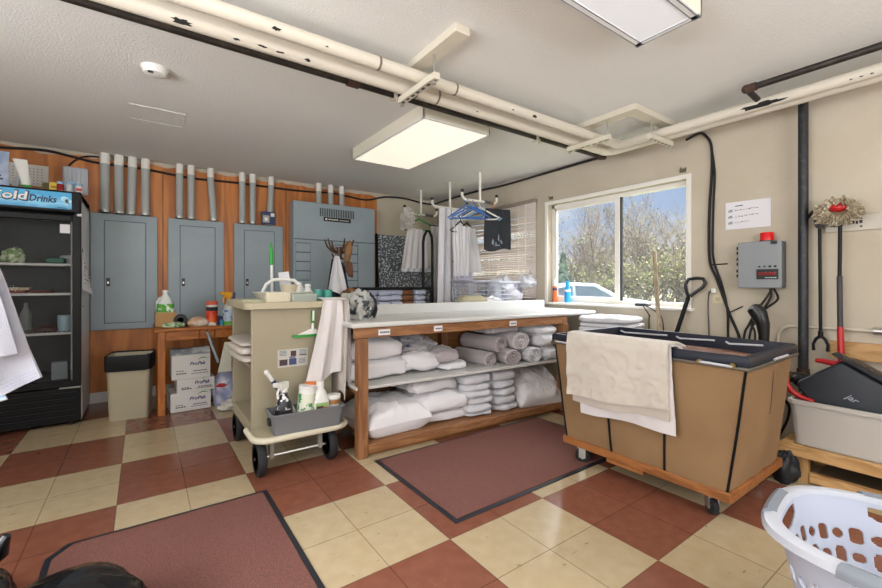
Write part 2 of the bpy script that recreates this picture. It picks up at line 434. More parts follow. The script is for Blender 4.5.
def stroke(name, rows, o, right, up, m, parent, ext=.0008):
    """illegible handwriting: thin bars; rows of (x0,x1,y,h)"""
    right = Vector(right).normalized(); up = Vector(up).normalized(); nn = right.cross(up)*ext; o = Vector(o); b = B()
    for x0, x1, y, h in rows:
        i = b.n(); b.v += [o+right*a+up*c+nn for a, c in ((x0, y), (x1, y), (x1, y+h), (x0, y+h))]; b.face((i, i+1, i+2, i+3))
    return b.build(name, m, parent, smooth=False)
# the counter stands 3 degrees off the wall line: rotate everything that belongs to it about its front left corner
PIV = Vector((1.11, 2.49, 0)); CA = R(-3)
def rotc(o):
    d = o.location-PIV; q = Matrix.Rotation(CA, 3, 'Z') @ Vector((d.x, d.y, 0))
    o.location = (PIV.x+q.x, PIV.y+q.y, o.location.z); o.rotation_euler.z += CA
    return o

# ================================================================== ROOM SHELL
struct(bx(RX0-.1, RX1+.12, RY0-.1, RY1+.1, -.1, 0).build('floor', floor_mat(), smooth=False))
ceil = struct(bx(RX0-.1, RX1+.12, RY0-.1, RY1+.1, RZ, RZ+.12).build('ceiling', ceilM, smooth=False))
# plastered access patch in the ceiling
p = B(); p.box(-.085, .255, 3.56, 3.565, RZ-.003, RZ+.01); p.box(-.085, .255, 3.865, 3.87, RZ-.003, RZ+.01); p.box(-.085, -.08, 3.56, 3.87, RZ-.003, RZ+.01); p.box(.25, .255, 3.56, 3.87, RZ-.004, RZ+.01); p.box(-.08, .25, 3.565, 3.865, RZ-.0015, RZ+.01)
p.build('access_patch', ceilM, ceil, smooth=False)
# window wall with two openings
WY0, WY1, WZ0, WZ1 = 1.60, 3.03, .935, 1.99
VY0, VY1, VZ0, VZ1 = 3.24, 4.66, .98, 2.0
def wallx(name, x0, x1, openings, y0, y1):
    b = B(); ys = sorted(openings); cur = y0
    for a, c, z0, z1 in ys:
        b.box(x0, x1, cur, a, 0, RZ); b.box(x0, x1, a, c, 0, z0); b.box(x0, x1, a, c, z1, RZ); cur = c
    b.box(x0, x1, cur, y1, 0, RZ)
    return struct(b.build(name, wallM, smooth=False))
wr = wallx('wall_right', RX1, RX1+.12, [(WY0, WY1, WZ0, WZ1), (VY0, VY1, VZ0, VZ1)], RY0, RY1)
wl = wallx('wall_left', RX0-.1, RX0, [(-.6, 1.8, .8, 2.1)], RY0, RY1)
wb = struct(bx(RX0, RX1, RY1, RY1+.1, 0, RZ).build('wall_back', wallM, smooth=False))
b = B(); b.box(RX0, -.6, RY0-.1, RY0, 0, RZ); b.box(2.4, RX1, RY0-.1, RY0, 0, RZ); b.box(-.6, 2.4, RY0-.1, RY0, 0, .8); b.box(-.6, 2.4, RY0-.1, RY0, 2.1, RZ)
struct(b.build('wall_front', wallM, smooth=False))
# ragged-topped plywood sheet behind the electrical gear
rnd = random.Random(4); poly = []
xx = -1.9
top = []
while xx < 2.585:
    top.append((xx, 2.325+.022*nz3((xx, 0, 0), 4, 1)+rnd.uniform(-.016, .012))); xx += .06
top.append((2.585, 2.30))
b = B()
for yy in (5.125, 5.149):
    for (a, z) in top: b.v.append(Vector((a, yy, .10)))
    for (a, z) in top: b.v.append(Vector((a, yy, z)))
k = len(top)
for i in range(k-1):
    b.face((i, i+1, k+i+1, k+i)); b.face((k+i, k+i+1, 3*k+i+1, 3*k+i))
b.face((k-1, 3*k-1, 4*k-1, 2*k-1))
b.build('plywood_cladding', plyM, wb, smooth=False)
b = B(); b.box(-1.9, -.02+.0, 5.105, 5.15, 1.80, 1.806)
b = B()
for xs in (.163, 1.385): b.box(xs-.0025, xs+.0025, 5.1225, 5.126, .1, 2.3)
b.build('plywood_joint', mat('joint_dark', '#3a1f0d', .8), wb, smooth=False)  # dark strips along the sheet joints
struct(bx(RX0, 2.6, 5.125, 5.15, 0, .10).build('baseboard_back', whiteP, bevel=.004))
struct(bx(RX1-.014, RX1, RY0, 5.1, 0, .09).build('baseboard_right', mat('beige_base', '#b5a88f', .6), bevel=.004))

# ---- window 1 : white vinyl slider
def window(name, y0, y1, z0, z1, sill=True):
    w = struct(bx(RX1-.015, RX1+.002, y0-.035, y0, z0, z1).build(name, whiteP, bevel=.003))
    b = B(); b.box(RX1-.015, RX1+.002, y1, y1+.035, z0, z1); b.box(RX1-.015, RX1+.002, y0-.035, y1+.035, z1, z1+.035); b.box(RX1-.012, RX1+.002, y0-.035, y1+.035, z0-.02, z0)
    b.build('casing', whiteP, w, bevel=.003)
    b = B(); f = .038; x0, x1 = RX1+.065, RX1+.115
    b.box(x0, x1, y0, y0+f, z0, z1); b.box(x0, x1, y1-f, y1, z0, z1); b.box(x0, x1, y0, y1, z1-f, z1); b.box(x0, x1, y0, y1, z0, z0+f)
    b.build('window_frame', whiteP, w, bevel=.004)
    mid = y0+.452*(y1-y0)
    b = B(); b.box(x0-.004, x1-.012, mid-.02, mid+.03, z0+f, z1-f); b.box(x0-.004, x0+.02, mid+.02, y1-f+.004, z0+f, z0+f+.03); b.box(x0-.004, x0+.02, mid+.02, y1-f+.004, z1-f-.03, z1-f); b.box(x0-.004, x0+.02, y1-f-.03, y1-f, z0+f, z1-f)
    b.build('sliding_sash', whiteP, w, bevel=.004)
    b = B(); b.box(x0+.004, x1-.016, mid-.034, mid-.018, z0+f, z1-f); b.build('mullion_gasket', blackR, w)
    bx(x0+.022, x0+.026, y0+f, mid, z0+f, z1-f).build('glass', glassM, w); bx(x0+.008, x0+.012, mid, y1-f, z0+f, z1-f).build('glass', glassM, w)
    if sill: bx(RX1-.05, RX1+.066, y0-.06, y1+.04, z0-.022, z0+.002).build('window_sill', whiteP, w, bevel=.006)
    return w
window('window_1', WY0, WY1, WZ0, WZ1)
window('window_2', VY0, VY1, VZ0, VZ1, False)
# unseen window frames, added around the fill lamps
for nm, bb, gb in (('added_window_3', (-.6, 2.4, RY0-.08, RY0-.03), 0), ('added_window_4', (-.6, 1.8), 1)):
    b = B()
    if gb == 0:
        for a, c in ((-.6, -.55), (.85, .95), (2.35, 2.4)): b.box(a, c, RY0-.08, RY0-.03, .8, 2.1)
        b.box(-.6, 2.4, RY0-.08, RY0-.03, .8, .85); b.box(-.6, 2.4, RY0-.08, RY0-.03, 2.05, 2.1)
    else:
        for a, c in ((-.6, -.55), (.55, .65), (1.75, 1.8)): b.box(RX0-.08, RX0-.03, a, c, .8, 2.1)
        b.box(RX0-.08, RX0-.03, -.6, 1.8, .8, .85); b.box(RX0-.08, RX0-.03, -.6, 1.8, 2.05, 2.1)
    struct(b.build(nm, whiteP, bevel=.004))

# ---- venetian blind over the second window
bl = thing('venetian_blind', 'closed brownish venetian blind over the window behind the hanging clothes', 'blind', (3.57, 3.93, .97))
bx(3.545, 3.585, 3.165, 4.70, 2.045, 2.085).build('head_rail', mat('rail_brown', '#8f7f76', .5), bl, bevel=.004)
rnd = random.Random(2); ns = 44
b = B()
for i in range(ns):
    z = 2.03-i*.0242; t = R(58+rnd.uniform(-4, 4))
    if i in (13, 14, 15): t = R(12)
    if i in (25, 31, 32): t = R(25)
    dz = rnd.uniform(-.002, .002); sag = rnd.uniform(-.004, .004)
    i0 = b.n(); w = .0135
    for k in range(9):
        y = 3.175+k/8*1.515; s_ = sag*sin(k/8*pi)*2
        for q in (-1, 0, 1): b.v.append(Vector((3.565+q*w*cos(t), y, z+dz+s_ - q*w*sin(t) + (.0016 if q == 0 else 0))))
    for k in range(8):
        for q in (0, 1): a = i0+k*3+q; b.face((a, a+1, a+4, a+3))
sl = b.build('slats', slatM, bl, smooth=True)
so_ = sl.modifiers.new('solid', 'SOLIDIFY'); so_.thickness = .0009
for y in (3.42, 3.93, 4.44): bx(3.549, 3.551, y-.0015, y+.0015, .97, 2.04).build('ladder_cord', whitePl, bl)
bx(3.553, 3.577, 3.175, 4.69, .955, .972).build('bottom_rail', mat('rail_brown', '#8f7f76'), bl, bevel=.003)
bl2 = B().tube([(3.54, 3.30, 2.04), (3.538, 3.30, 1.35)], .003, 6); bl2.build('tilt_wand', whitePl, bl)

# ================================================================== OUTSIDE
struct(bx(3.75, 60, -30, 45, -.42, -.32).build('ground', grassM, smooth=False))
def car():
    c = thing('car', 'silver blue car parked outside beyond the window', 'car', (0, 0, -.32))
    L = 4.5
    # body lower and cabin along local x
    prof = [(-2.25, .35), (-2.25, .72), (-2.05, .88), (-1.25, .93), (-.62, 1.36), (-.1, 1.47), (.55, 1.45), (1.25, 1.05), (1.95, .96), (2.22, .80), (2.25, .35)]
    b = B()
    def side(y, k): return [(x, y*(1-.26*max(0, (z-.9))/.55), z-.32) for x, z in prof]
    P = [side(-.88, 0), side(-.5, 0), side(.5, 0), side(.88, 0)]
    P[1] = [(x, y, z+.02) for x, y, z in P[1]]; P[2] = [(x, y, z+.02) for x, y, z in P[2]]
    i0 = b.n()
    for q in P: b.v += [Vector(v) for v in q]
    k = len(prof)
    for r in range(3):
        for i in range(k-1): b.face((i0+r*k+i, i0+r*k+i+1, i0+(r+1)*k+i+1, i0+(r+1)*k+i))
    b.face([i0+i for i in range(k)]); b.face([i0+3*k+i for i in range(k)])
    b.build('body', carM, c, bevel=.05, seg=3, ang=50)
    for sg in (-1, 1):
        def q(x, z, o=.012): return (x, sg*(.88*(1-.26*max(0, (z-.9))/.55)+o), z-.32)
        for pts in (((-1.0, .97), (-.55, 1.33), (-.13, 1.39), (-.13, .97)), ((-.05, .97), (-.05, 1.39), (.5, 1.37), (.98, 1.08), (1.02, .97))):
            g = B(); g.v = [Vector(q(*p_)) for p_ in pts]+[Vector(q(*p_, .002)) for p_ in pts]; n_ = len(pts)
            g.face(range(n_)); g.face(range(n_, 2*n_))
            for i in range(n_): g.face((i, (i+1) % n_, n_+(i+1) % n_, n_+i))
            g.build('side_window', carG, c, smooth=False)
        for wx in (-1.4, 1.4):
            w = B(); w.lathe([(.0, -.1), (.3, -.1), (.33, -.05), (.33, .05), (.3, .1), (0, .1)], n=20, mt=T(wx, sg*.83, 0, 0, pi/2)); w.build('wheel', blackR, c)
    for sg in (-1, 1):
        bx(.75, .9, sg*.92-.06, sg*.92+.06, .62, .74).build('wing_mirror', carM, c, bevel=.02)
    return c
cr_ = car(); cr_.location = (10.6, 8.05, -.32); cr_.rotation_euler.z = R(-38)

def tree_mesh(seed, h, n1, leafy, spread=1.0):
    rnd = random.Random(seed); b = B(); lv = B()
    def br(p, d, L, r, lvl):
        pts = [p]; q = p.copy(); dd = d.copy(); k = 4
        for i in range(k):
            dd = (dd+Vector((rnd.uniform(-1, 1), rnd.uniform(-1, 1), rnd.uniform(-.2, .5)))*.16).normalized(); q = q+dd*L/k; pts.append(q.copy())
        b.tube(pts, [r*(1-.72*i/k) for i in range(k+1)], 4 if lvl < 2 else 3, cap=False)
        if lvl < 3:
            m = (n1, 6, 5)[lvl]
            for i in range(m):
                t = rnd.uniform(.25, 1); f_ = t*k; j = min(int(f_), k-1); pp = pts[j].lerp(pts[j+1], f_-j)
                a = rnd.uniform(0, 2*pi); o = Vector((cos(a), sin(a), rnd.uniform(.1, .9)))*spread
                br(pp, (dd*.7+o*.65).normalized(), L*rnd.uniform(.38, .62), r*.42, lvl+1)
        if lvl >= 2 and leafy and rnd.random() < leafy:
            for _ in range(3):
                c = pts[-1]+Vector((rnd.uniform(-.2, .2), rnd.uniform(-.2, .2), rnd.uniform(-.2, .2))); s_ = rnd.uniform(.03, .06)
                e = Euler((rnd.uniform(0, 6), rnd.uniform(0, 6), 0)).to_matrix(); i = lv.n()
                lv.v += [c+e@Vector(v)*s_ for v in ((-1, -.5, 0), (0, -.9, .1), (1, 0, 0), (0, .9, .1))]; lv.face((i, i+1, i+2, i+3))
    br(Vector((0, 0, 0)), Vector((rnd.uniform(-.1, .1), rnd.uniform(-.1, .1), 1)), h*.62, .07, 0)
    return b, lv
def tree(name, label, seed, h, n1, leafy, bm_, lm, spread=1.0, stems=1):
    t = thing(name, label, 'tree', (0, 0, -.32), 'trees and shrubs beyond the window')
    for s_ in range(stems):
        b, lv = tree_mesh(seed+s_*31, h*(1-.12*s_), n1, leafy, spread)
        b.xf(T(s_*.35, (s_ % 2)*.4, -.32)); b.build('branches', bm_, t, smooth=False)
        if lv.v:
            lv.xf(T(s_*.35, (s_ % 2)*.4, -.32)); lv.build('foliage', lm, t, smooth=False)
    return t
protos = [
 (tree('bare_tree', 'x', 11, 5.2, 11, 0, barkM, oliveM, 1.0, 2), 'leafless brown tree'),
 (tree('budding_tree', 'x', 23, 5.0, 10, .16, barkG, oliveM, 1.0, 2), 'budding olive tree'),
 (tree('leafy_shrub', 'x', 37, 3.0, 11, .30, barkM, greenL, 1.3, 3), 'low green shrub'),
 (tree('bare_tree', 'x', 51, 4.4, 11, .05, barkG, oliveM, .8, 2), 'slender pale leafless tree'),
]
def pxdir(px, d):
    r = (px-441)/417.12*d; s_, c_ = sin(.6199), cos(.6199)
    return (s_*d+c_*r, c_*d-s_*r)
rnd = random.Random(8)
# (pixel column of the photograph turned into a direction from the camera, distance, kind, scale)
spots = [(520, 19, 0, 1.05), (556, 17, 3, 1.05), (578, 20, 0, 1.15), (598, 16, 3, .95), (617, 21, 0, 1.2), (634, 16.5, 1, .95), (652, 21, 3, 1.25), (668, 16, 1, .85), (684, 20, 0, 1.1), (704, 17, 1, .95), (735, 18, 0, 1.0), (540, 22, 1, 1.1), (600, 24, 0, 1.3), (640, 25, 0, 1.3),
         (568, 15.5, 2, .85), (606, 17.5, 2, 1.0), (626, 13.5, 2, .8), (648, 17.5, 2, 1.0), (660, 13.5, 2, .9), (690, 13, 2, .95), (680, 17, 2, 1.1), (500, 16, 2, 1.0), (725, 14, 2, 1.0), (590, 20.5, 2, 1.1)]
ordn = {}
words = ['', 'second ', 'third ', 'fourth ', 'fifth ', 'sixth ', 'seventh ', 'eighth ', 'ninth ', 'tenth ', 'eleventh ', 'twelfth ', 'thirteenth ', 'fourteenth ', 'fifteenth ', 'sixteenth ', 'seventeenth ', 'eighteenth ', 'nineteenth ', 'twentieth ', 'twenty-first ', 'twenty-second ', 'twenty-third ']
used = set()
for kind in range(4):
    lst = sorted([s_ for s_ in spots if s_[2] == kind])
    for j, (px, d, kd, sc_) in enumerate(lst):
        xx, yy = pxdir(px, d); p0, nm = protos[kind]
        lab = (words[j]+nm+' from the left, beyond the window').strip() if j else 'leftmost '+nm+' beyond the window'
        if kind not in used: used.add(kind); o = p0; o.location = (xx, yy, -.32); o['label'] = lab; WL[o.name] = Vector(o.location)
        else: o = dup(p0, (xx, yy, -.32), lab)
        o.rotation_euler.z = rnd.uniform(0, 6.28); o.scale = (sc_,)*3
cf = thing('conifer', 'small dark conifer standing at the left edge of the window view', 'tree', (0, 0, -.32), 'trees and shrubs beyond the window')
B().tube([(0, 0, -.32), (0, 0, 2.4)], [.07, .01], 6).build('trunk', barkM, cf)
b = B(); rnd = random.Random(3)
for i in range(420):
    z = rnd.uniform(0, 2.6); r = (2.75-z)*.33; a = rnd.uniform(0, 6.28); c = Vector((cos(a), sin(a), 0))
    p0 = c*r*.2+Vector((0, 0, z)); p1 = c*r*rnd.uniform(.7, 1.05)+Vector((0, 0, z-.18)); s_ = c.cross(Vector((0, 0, 1)))*.09
    i0 = b.n(); b.v += [p0, (p0+p1)/2+s_, p1, (p0+p1)/2-s_]; b.face((i0, i0+1, i0+2, i0+3))
b.xf(T(0, 0, -.32)); b.build('needles', pineL, cf, smooth=False)
x_, y_ = pxdir(563, 14.5); cf.location = (x_, y_, -.32)

# ================================================================== CEILING PIPES AND FIXTURES
def fixture(name, label, x0, x1, y0, y1, z0, en, rim=.018):
    t = thing(name, label, 'ceiling light', ((x0+x1)/2, (y0+y1)/2, z0), None)
    b = B(); b.box(x0, x0+.012, y0, y1, z0, RZ); b.box(x1-.012, x1, y0, y1, z0, RZ); b.box(x0, x1, y0, y0+.012, z0, RZ); b.box(x0, x1, y1-.012, y1, z0, RZ)
    b.build('housing', mat('fixture_enamel', '#d8d2c2', .5), t, bevel=.002)
    b = B(); r = rim
    b.box(x0, x0+r, y0, y1, z0-.006, z0); b.box(x1-r, x1, y0, y1, z0-.006, z0); b.box(x0, x1, y0, y0+r, z0-.006, z0); b.box(x0, x1, y1-r, y1, z0-.006, z0)
    b.build('rim', mat('fixture_rim', '#dcdde0', .4), t, bevel=.002)
    if not en:
        for q in (.006, .030):
            b = B(); w = .0035; a0, a1, c0, c1 = x0+q, x1-q, y0+q, y1-q
            b.box(a0, a1, c0, c0+w, z0-.0072, z0-.004); b.box(a0, a1, c1-w, c1, z0-.0072, z0-.004); b.box(a0, a0+w, c0+w, c1-w, z0-.0072, z0-.004); b.box(a1-w, a1, c0+w, c1-w, z0-.0072, z0-.004); b.build('rim_groove', mat('groove_slate', '#59606e', .5), t)
    bx(x0+r, x1-r, y0+r, y1-r, z0-.003, z0+.002).build('diffuser', mat('glow_diffuser_'+name, '#fff4e2' if en else '#e9eef6', .5, emit=(.9 if en > 9 else .80) if en else .12), t)  # strip light is off; its diffuser gets a faint painted glow
    if not en: return t
    l = area('lamp', (0, 0, 0), (0, 0, 0), x1-x0-.06, y1-y0-.06, en, (1, .95, .87)); l.parent = t; l.location = (0, 0, -.012)
    return t
fixture('ceiling_light', 'wide glowing rectangular ceiling light between the pipes and the gray panels', 1.555, 2.165, 2.385, 3.575, 2.275, 1.7)
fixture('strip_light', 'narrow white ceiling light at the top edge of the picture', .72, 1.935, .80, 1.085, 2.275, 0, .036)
for i, (fx, fy) in enumerate(((-1.4, 2.2), (-.9, -.4), (1.6, -1.3))):  # extra lamps out of view, added to brighten the room
    fixture('added_room_light', ('added ceiling light, out of view on the cooler side of the room', 'added ceiling light, out of view above the near left corner', 'added ceiling light behind the camera')[i], fx-.3, fx+.3, fy-.6, fy+.6, 2.29, 5)
# smoke detector
sdt = thing('smoke_detector', 'round white smoke detector on the ceiling', 'smoke detector', (.055, 2.9, RZ))
B().lathe([(.0, -.042), (.035, -.042), (.055, -.036), (.062, -.02)], (.055, 2.9), 32, z=RZ).build('cover', whitePl, sdt)
B().lathe([(.0, -.02), (.062, -.02), (.068, -.012), (.068, 0), (0, 0)], (.055, 2.9), 32, z=RZ).build('mount_plate', whitePl, sdt)
bx(.02, .045, 2.85, 2.87, RZ-.044, RZ-.040).build('vent_slot', blackP, sdt)

def lpipe(name, label, Y, X, z, r, m):
    k = r*1.4; pts = [(RX0+.001, Y, z), (X-k, Y, z)]
    for i in range(1, 7): a = i/7*pi/2; pts.append((X-k+k*sin(a), Y-k+k*cos(a), z))
    pts += [(X, Y-k, z), (X, RY0+.001, z)]
    o = B().tube(pts, r, 16).build(name, m); tag(o, label, 'pipe'); return o
lpipe('insulated_pipe', 'thicker cream wrapped pipe nearer the walls, turning the corner below the ceiling', 2.085, 3.245, 2.272, .045, pipeM)
lpipe('insulated_pipe', 'thinner cream wrapped pipe beside the thicker one below the ceiling', 1.925, 3.155, 2.263, .033, pipeM)
# torn patches in the wrap showing black insulation (own shape, on the pipe surface)
def patch(Y, z, r, x, ang, w, hgt, seed, alongx=True, X=None, nm='torn_patch', parent=None):
    b = B(); rnd = random.Random(seed); n_ = 18; i0 = b.n(); c = []
    for i in range(n_):
        a = 2*pi*i/n_; k = rnd.uniform(.55, 1.1); c.append((cos(a)*w/2*k, sin(a)*hgt/2*k))
    c.insert(0, (0, 0))
    for da, dt in c:
        th = ang+dt/r
        if alongx: b.v.append(Vector((x+da, Y-cos(th)*(r+.0015), z-sin(th)*(r+.0015))))
        else: b.v.append(Vector((X-cos(th)*(r+.0015), x+da, z-sin(th)*(r+.0015))))
    for i in range(n_): b.face((i0, i0+1+i, i0+1+(i+1) % n_))
    return b.build(nm, mat('torn_black_wrap', '#1b1a1a', .8), parent, smooth=False)
pa, pb = bpy.data.objects['insulated_pipe'], bpy.data.objects['insulated_pipe.001']
for x, a, w, h_, sd_ in ((.13, .95, .085, .030, 1), (.34, 1.0, .03, .012, 2), (.45, .9, .05, .012, 3), (.53, .95, .045, .012, 4), (.66, .85, .03, .018, 5), (1.75, .7, .02, .008, 6)): patch(2.085, 2.272, .045, x, a, w, h_, sd_, parent=pa)
for x, a, w, h_, sd_ in ((.47, .55, .05, .018, 7), (.70, .6, .02, .008, 8), (2.12, .5, .06, .02, 9), (1.92, .6, .02, .01, 10)): patch(1.925, 2.263, .033, x, a, w, h_, sd_, parent=pb)
patch(0, 2.263, .033, .94, .50, .25, .036, 11, False, 3.155, parent=pb)
for x, sd_ in ((.51, 12), (.55, 13), (.47, 14)): patch(0, 2.263, .033, x, .6, .018, .008, sd_, False, 3.155, parent=pb)
for Y, r, z, xs, par in ((2.085, .045, 2.272, (1.45, 1.3), pa), (1.925, .033, 2.263, (.98, 1.47), pb)):
    for q in xs:
        B().tube([(q-.006, Y, z), (q+.006, Y, z)], r+.0015, 16).build('wrap_seam', mat('wrap_seam_dark', '#6d6354', .8), par)
# dark sprinkler line, tight under the ceiling
dp = thing('sprinkler_pipe', 'long dark iron pipe along the ceiling running to the window wall', 'pipe', (1.0, 2.335, 2.34))
B().tube([(RX0+.001, 2.335, 2.338), (3.58, 2.335, 2.338)], .022, 14).build('pipe_run', ironM, dp)
for x in (1.02, 3.50):
    B().tube([(x-.035, 2.335, 2.338), (x+.035, 2.335, 2.338)], .030, 14).build('coupling', rustM, dp)
for x in (1.30, 2.62):
    b = B(); b.box(x-.012, x+.012, 2.31, 2.36, 2.302, 2.308); b.box(x-.012, x+.012, 2.309, 2.315, 2.302, 2.372); b.tube([(x, 2.30, 2.315), (x, 2.30, 2.275)], .006, 6); b.box(x-.012, x+.012, 2.29, 2.315, 2.30, 2.306)
    b.build('pipe_clamp', creamP, dp)
# branch pipe on the window wall side
bp_ = thing('branch_pipe', 'short legged dark pipe meeting the cream pipes at the upper right', 'pipe', (2.97, .2, 2.29))
B().tube([(2.955, .97, 2.305), (2.955, RY0+.001, 2.305)], .019, 12).build('pipe_run', ironM, bp_)
B().tube([(2.955, .975, 2.305), (3.15, .975, 2.285)], .017, 12).build('pipe_leg', ironM, bp_)
b = B(); b.sph((2.955, .975, 2.305), .026); b.tube([(2.955, .975, 2.305), (2.955, .925, 2.305)], .024, 12); b.build('elbow', rustM, bp_)

def hanger(name, label, boards, rods, struts, loc):
    t = thing(name, label, 'pipe hanger', loc)
    for q in boards: bx(*q).build('board', creamP, t, bevel=.003)
    for x, y, z0 in rods:
        B().tube([(x, y, z0), (x, y, 2.335)], .006, 8).build('rod', steelM, t)
        B().lathe([(0, 0), (.012, 0), (.012, .012), (0, .012)], (x, y), 6, z=z0-.014).build('nut', steelM, t)
    for p0, p1 in struts:
        p0, p1 = Vector(p0), Vector(p1); d = (p1-p0).normalized(); s_ = Vector((-d.y, d.x, 0))*.019; L = (p1-p0).length
        b = B(); hh = .034
        b.hexa([p0-s_, p1-s_, p1+s_, p0+s_], [q+Vector((0, 0, hh)) for q in (p0-s_, p1-s_, p1+s_, p0+s_)])
        n_ = int(L/.05); b.k = 1
        for i in range(n_):
            c = p0+d*(L*(i+.5)/n_); e_ = s_*.4; a = d*.014
            i0 = b.n(); b.v += [c-a-e_-Vector((0, 0, .0012)), c+a-e_-Vector((0, 0, .0012)), c+a+e_-Vector((0, 0, .0012)), c-a+e_-Vector((0, 0, .0012))]; b.face((i0, i0+1, i0+2, i0+3))
        b.build('strut', [creamP, blackP], t)
    return t
hanger('pipe_hanger', 'pipe hanger with one wooden ceiling board and slotted bar, middle of the pipe run', [(1.20, 1.285, 1.56, 2.20, 2.33, RZ+.001)], [(1.235, 1.79, 2.19), (1.235, 2.125, 2.19)],
       [((1.235, 1.765, 2.193), (1.235, 2.135, 2.193))], (1.24, 1.9, RZ))
hanger('pipe_hanger', 'square framed pipe hanger where the pipes turn the corner by the window', [(2.735, 2.825, 1.545, 2.22, 2.33, RZ+.001), (2.826, 3.42, 1.545, 1.635, 2.33, RZ+.001), (3.33, 3.42, 1.636, 2.22, 2.33, RZ+.001)],
       [(2.78, 1.79, 2.19), (2.78, 2.125, 2.19), (3.03, 1.59, 2.19), (3.30, 1.59, 2.19)],
       [((2.78, 1.765, 2.193), (2.78, 2.135, 2.193)), ((3.0, 1.59, 2.193), (3.315, 1.59, 2.193))], (3.0, 1.8, RZ))

# ================================================================== ELECTRICAL GEAR ON THE PLYWOOD WALL
def epanel(label, x0, x1):
    t = thing('breaker_panel', label, 'breaker panel', ((x0+x1)/2, 5.1, .69), 'gray breaker panels on the plywood wall')
    bx(x0, x1, 5.098, 5.124, .69, 1.808).build('cover', grayM, t, bevel=.006)
    dx0, dx1 = x0+.108, x0+.425
    b = B(); b.box(dx0-.006, dx1+.006, 5.0972, 5.099, .752, 1.742); b.build('door_gap', grayD, t)
    d = bx(dx0, dx1, 5.092, 5.0985, .758, 1.736).build('door', grayM, t, bevel=.003)
    b = B(); b.box(dx0+.012, dx0+.04, 5.087, 5.093, 1.11, 1.19); b.build('latch', blackP, d, bevel=.002)
    b = B(); b.box(dx0+.019, dx0+.033, 5.084, 5.0875, 1.135, 1.155); b.build('latch_button', steelM, d)
    return t
epanel('gray breaker panel next to the drinks cooler', -.407, .118)
epanel('gray breaker panel above the small oak desk', .206, .722)
epanel('gray breaker panel above the housekeeping cart', .819, 1.345)
sb = thing('switchboard', 'large taller gray switchboard cabinet with vent slots behind the coat rack', 'electrical cabinet', (1.945, 5.04, .45))
bx(1.42, 2.47, 4.952, 5.124, .45, 2.11).build('body', grayM, sb, bevel=.008)
bx(1.425, 2.465, 4.946, 4.953, 1.665, 2.1).build('upper_cover', grayM, sb, bevel=.003)
bx(1.425, 2.225, 4.946, 4.953, .46, 1.655).build('lower_cover', grayM, sb, bevel=.003)
bx(2.232, 2.465, 4.946, 4.953, .46, 1.655).build('side_cover', grayM, sb, bevel=.003)
b = B(); b.box(1.425, 2.465, 4.9495, 4.9525, 1.655, 1.665); b.box(2.225, 2.232, 4.9495, 4.9525, .46, 1.655); b.build('cover_seam', grayD, sb)
bx(1.927, 2.2245, 4.9445, 4.9465, 1.172, 1.618).build('breaker_gap', grayD, sb); bx(1.447, 1.623, 4.9445, 4.9465, 1.172, 1.618).build('breaker_gap', grayD, sb)
b = B()
for i in range(20): x = 1.735+i*.0225; b.box(x, x+.011, 4.944, 4.947, 1.95, 2.05)
b.build('vent_slots', blackP, sb)
npl = bx(1.78, 2.13, 4.942, 4.946, 1.895, 1.945).build('nameplate', blackP, sb)
stroke('nameplate_lettering', [(.02, .045, .014, .022)]+[(.06+i*.021, .076+i*.021, .018, .014) for i in range(6)]+[(.20+i*.014, .210+i*.014, .018, .009) for i in range(9)], (1.78, 4.9415, 1.895), (1, 0, 0), (0, 0, 1), whitePl, npl)
for i, z in enumerate((1.51, 1.40, 1.29, 1.18)):
    bx(1.93, 2.222, 4.941, 4.947, z, z+.10).build('breaker_cover', grayM, sb, bevel=.003)
    bx(1.45, 1.62, 4.941, 4.947, z, z+.10).build('breaker_cover', grayM, sb, bevel=.003)
# conduits up to the ceiling
cond = [(-.296, .038, 0, 'conduit nearest the drinks cooler, above the first panel'), (-.191, .038, 0, 'second conduit above the panel beside the cooler'), (-.086, .036, .012, 'third conduit above the panel beside the cooler, slightly tilted'), (.018, .036, 0, 'fourth conduit above the panel beside the cooler'),
        (.305, .033, 0, 'first of three conduits above the desk panel'), (.407, .033, 0, 'middle conduit above the desk panel'), (.587, .033, -.03, 'slanting third conduit above the desk panel'),
        (.897, .033, 0, 'first of three conduits above the cart panel'), (1.006, .033, 0, 'middle conduit above the cart panel'), (1.205, .033, .02, 'third conduit above the cart panel, behind a small box'),
        (1.758, .033, 0, 'first short conduit on top of the large switchboard'), (1.911, .033, 0, 'middle short conduit on top of the large switchboard'), (2.056, .033, 0, 'third short conduit on top of the large switchboard')]
for i, (x, r, tl, lb) in enumerate(cond):
    zb = 1.795 if i < 10 else 2.10; y = 5.075 if i < 10 else 5.06
    t = thing('conduit', 'gray '+lb, 'conduit', (x, y, zb), 'gray conduits rising to the ceiling')
    if i < 10: zb = 1.81
    b = B(); b.tube([(x-tl, y, zb), (x, y, RZ-.10)], r, 16)
    b.build('pipe', condM, t)
    B().tube([(x, y, RZ-.10), (x, y, RZ-.002)], r+.0006, 16).build('painted_top', whiteP, t)
    B().lathe([(r, 0), (r+.008, 0), (r+.008, .022), (r, .022)], (x-tl, y), 16, z=zb).build('lock_nut', steelM, t)
bxs = thing('timer_box', 'small navy and white box standing on the right gray panel', 'box', (1.14, 5.1, 1.81))
bx(1.085, 1.235, 5.01, 5.034, 1.81, 1.955).build('front_face', navyP, bxs, bevel=.003)
bx(1.10, 1.17, 5.005, 5.0105, 1.83, 1.91).build('picture', mat('box_print', '#a8a49c', .6), bxs)
b = B(); b.box(1.185, 1.225, 5.005, 5.0105, 1.90, 1.94); b.box(1.118, 1.15, 5.003, 5.0056, 1.85, 1.885); b.build('symbol', whitePl, bxs)

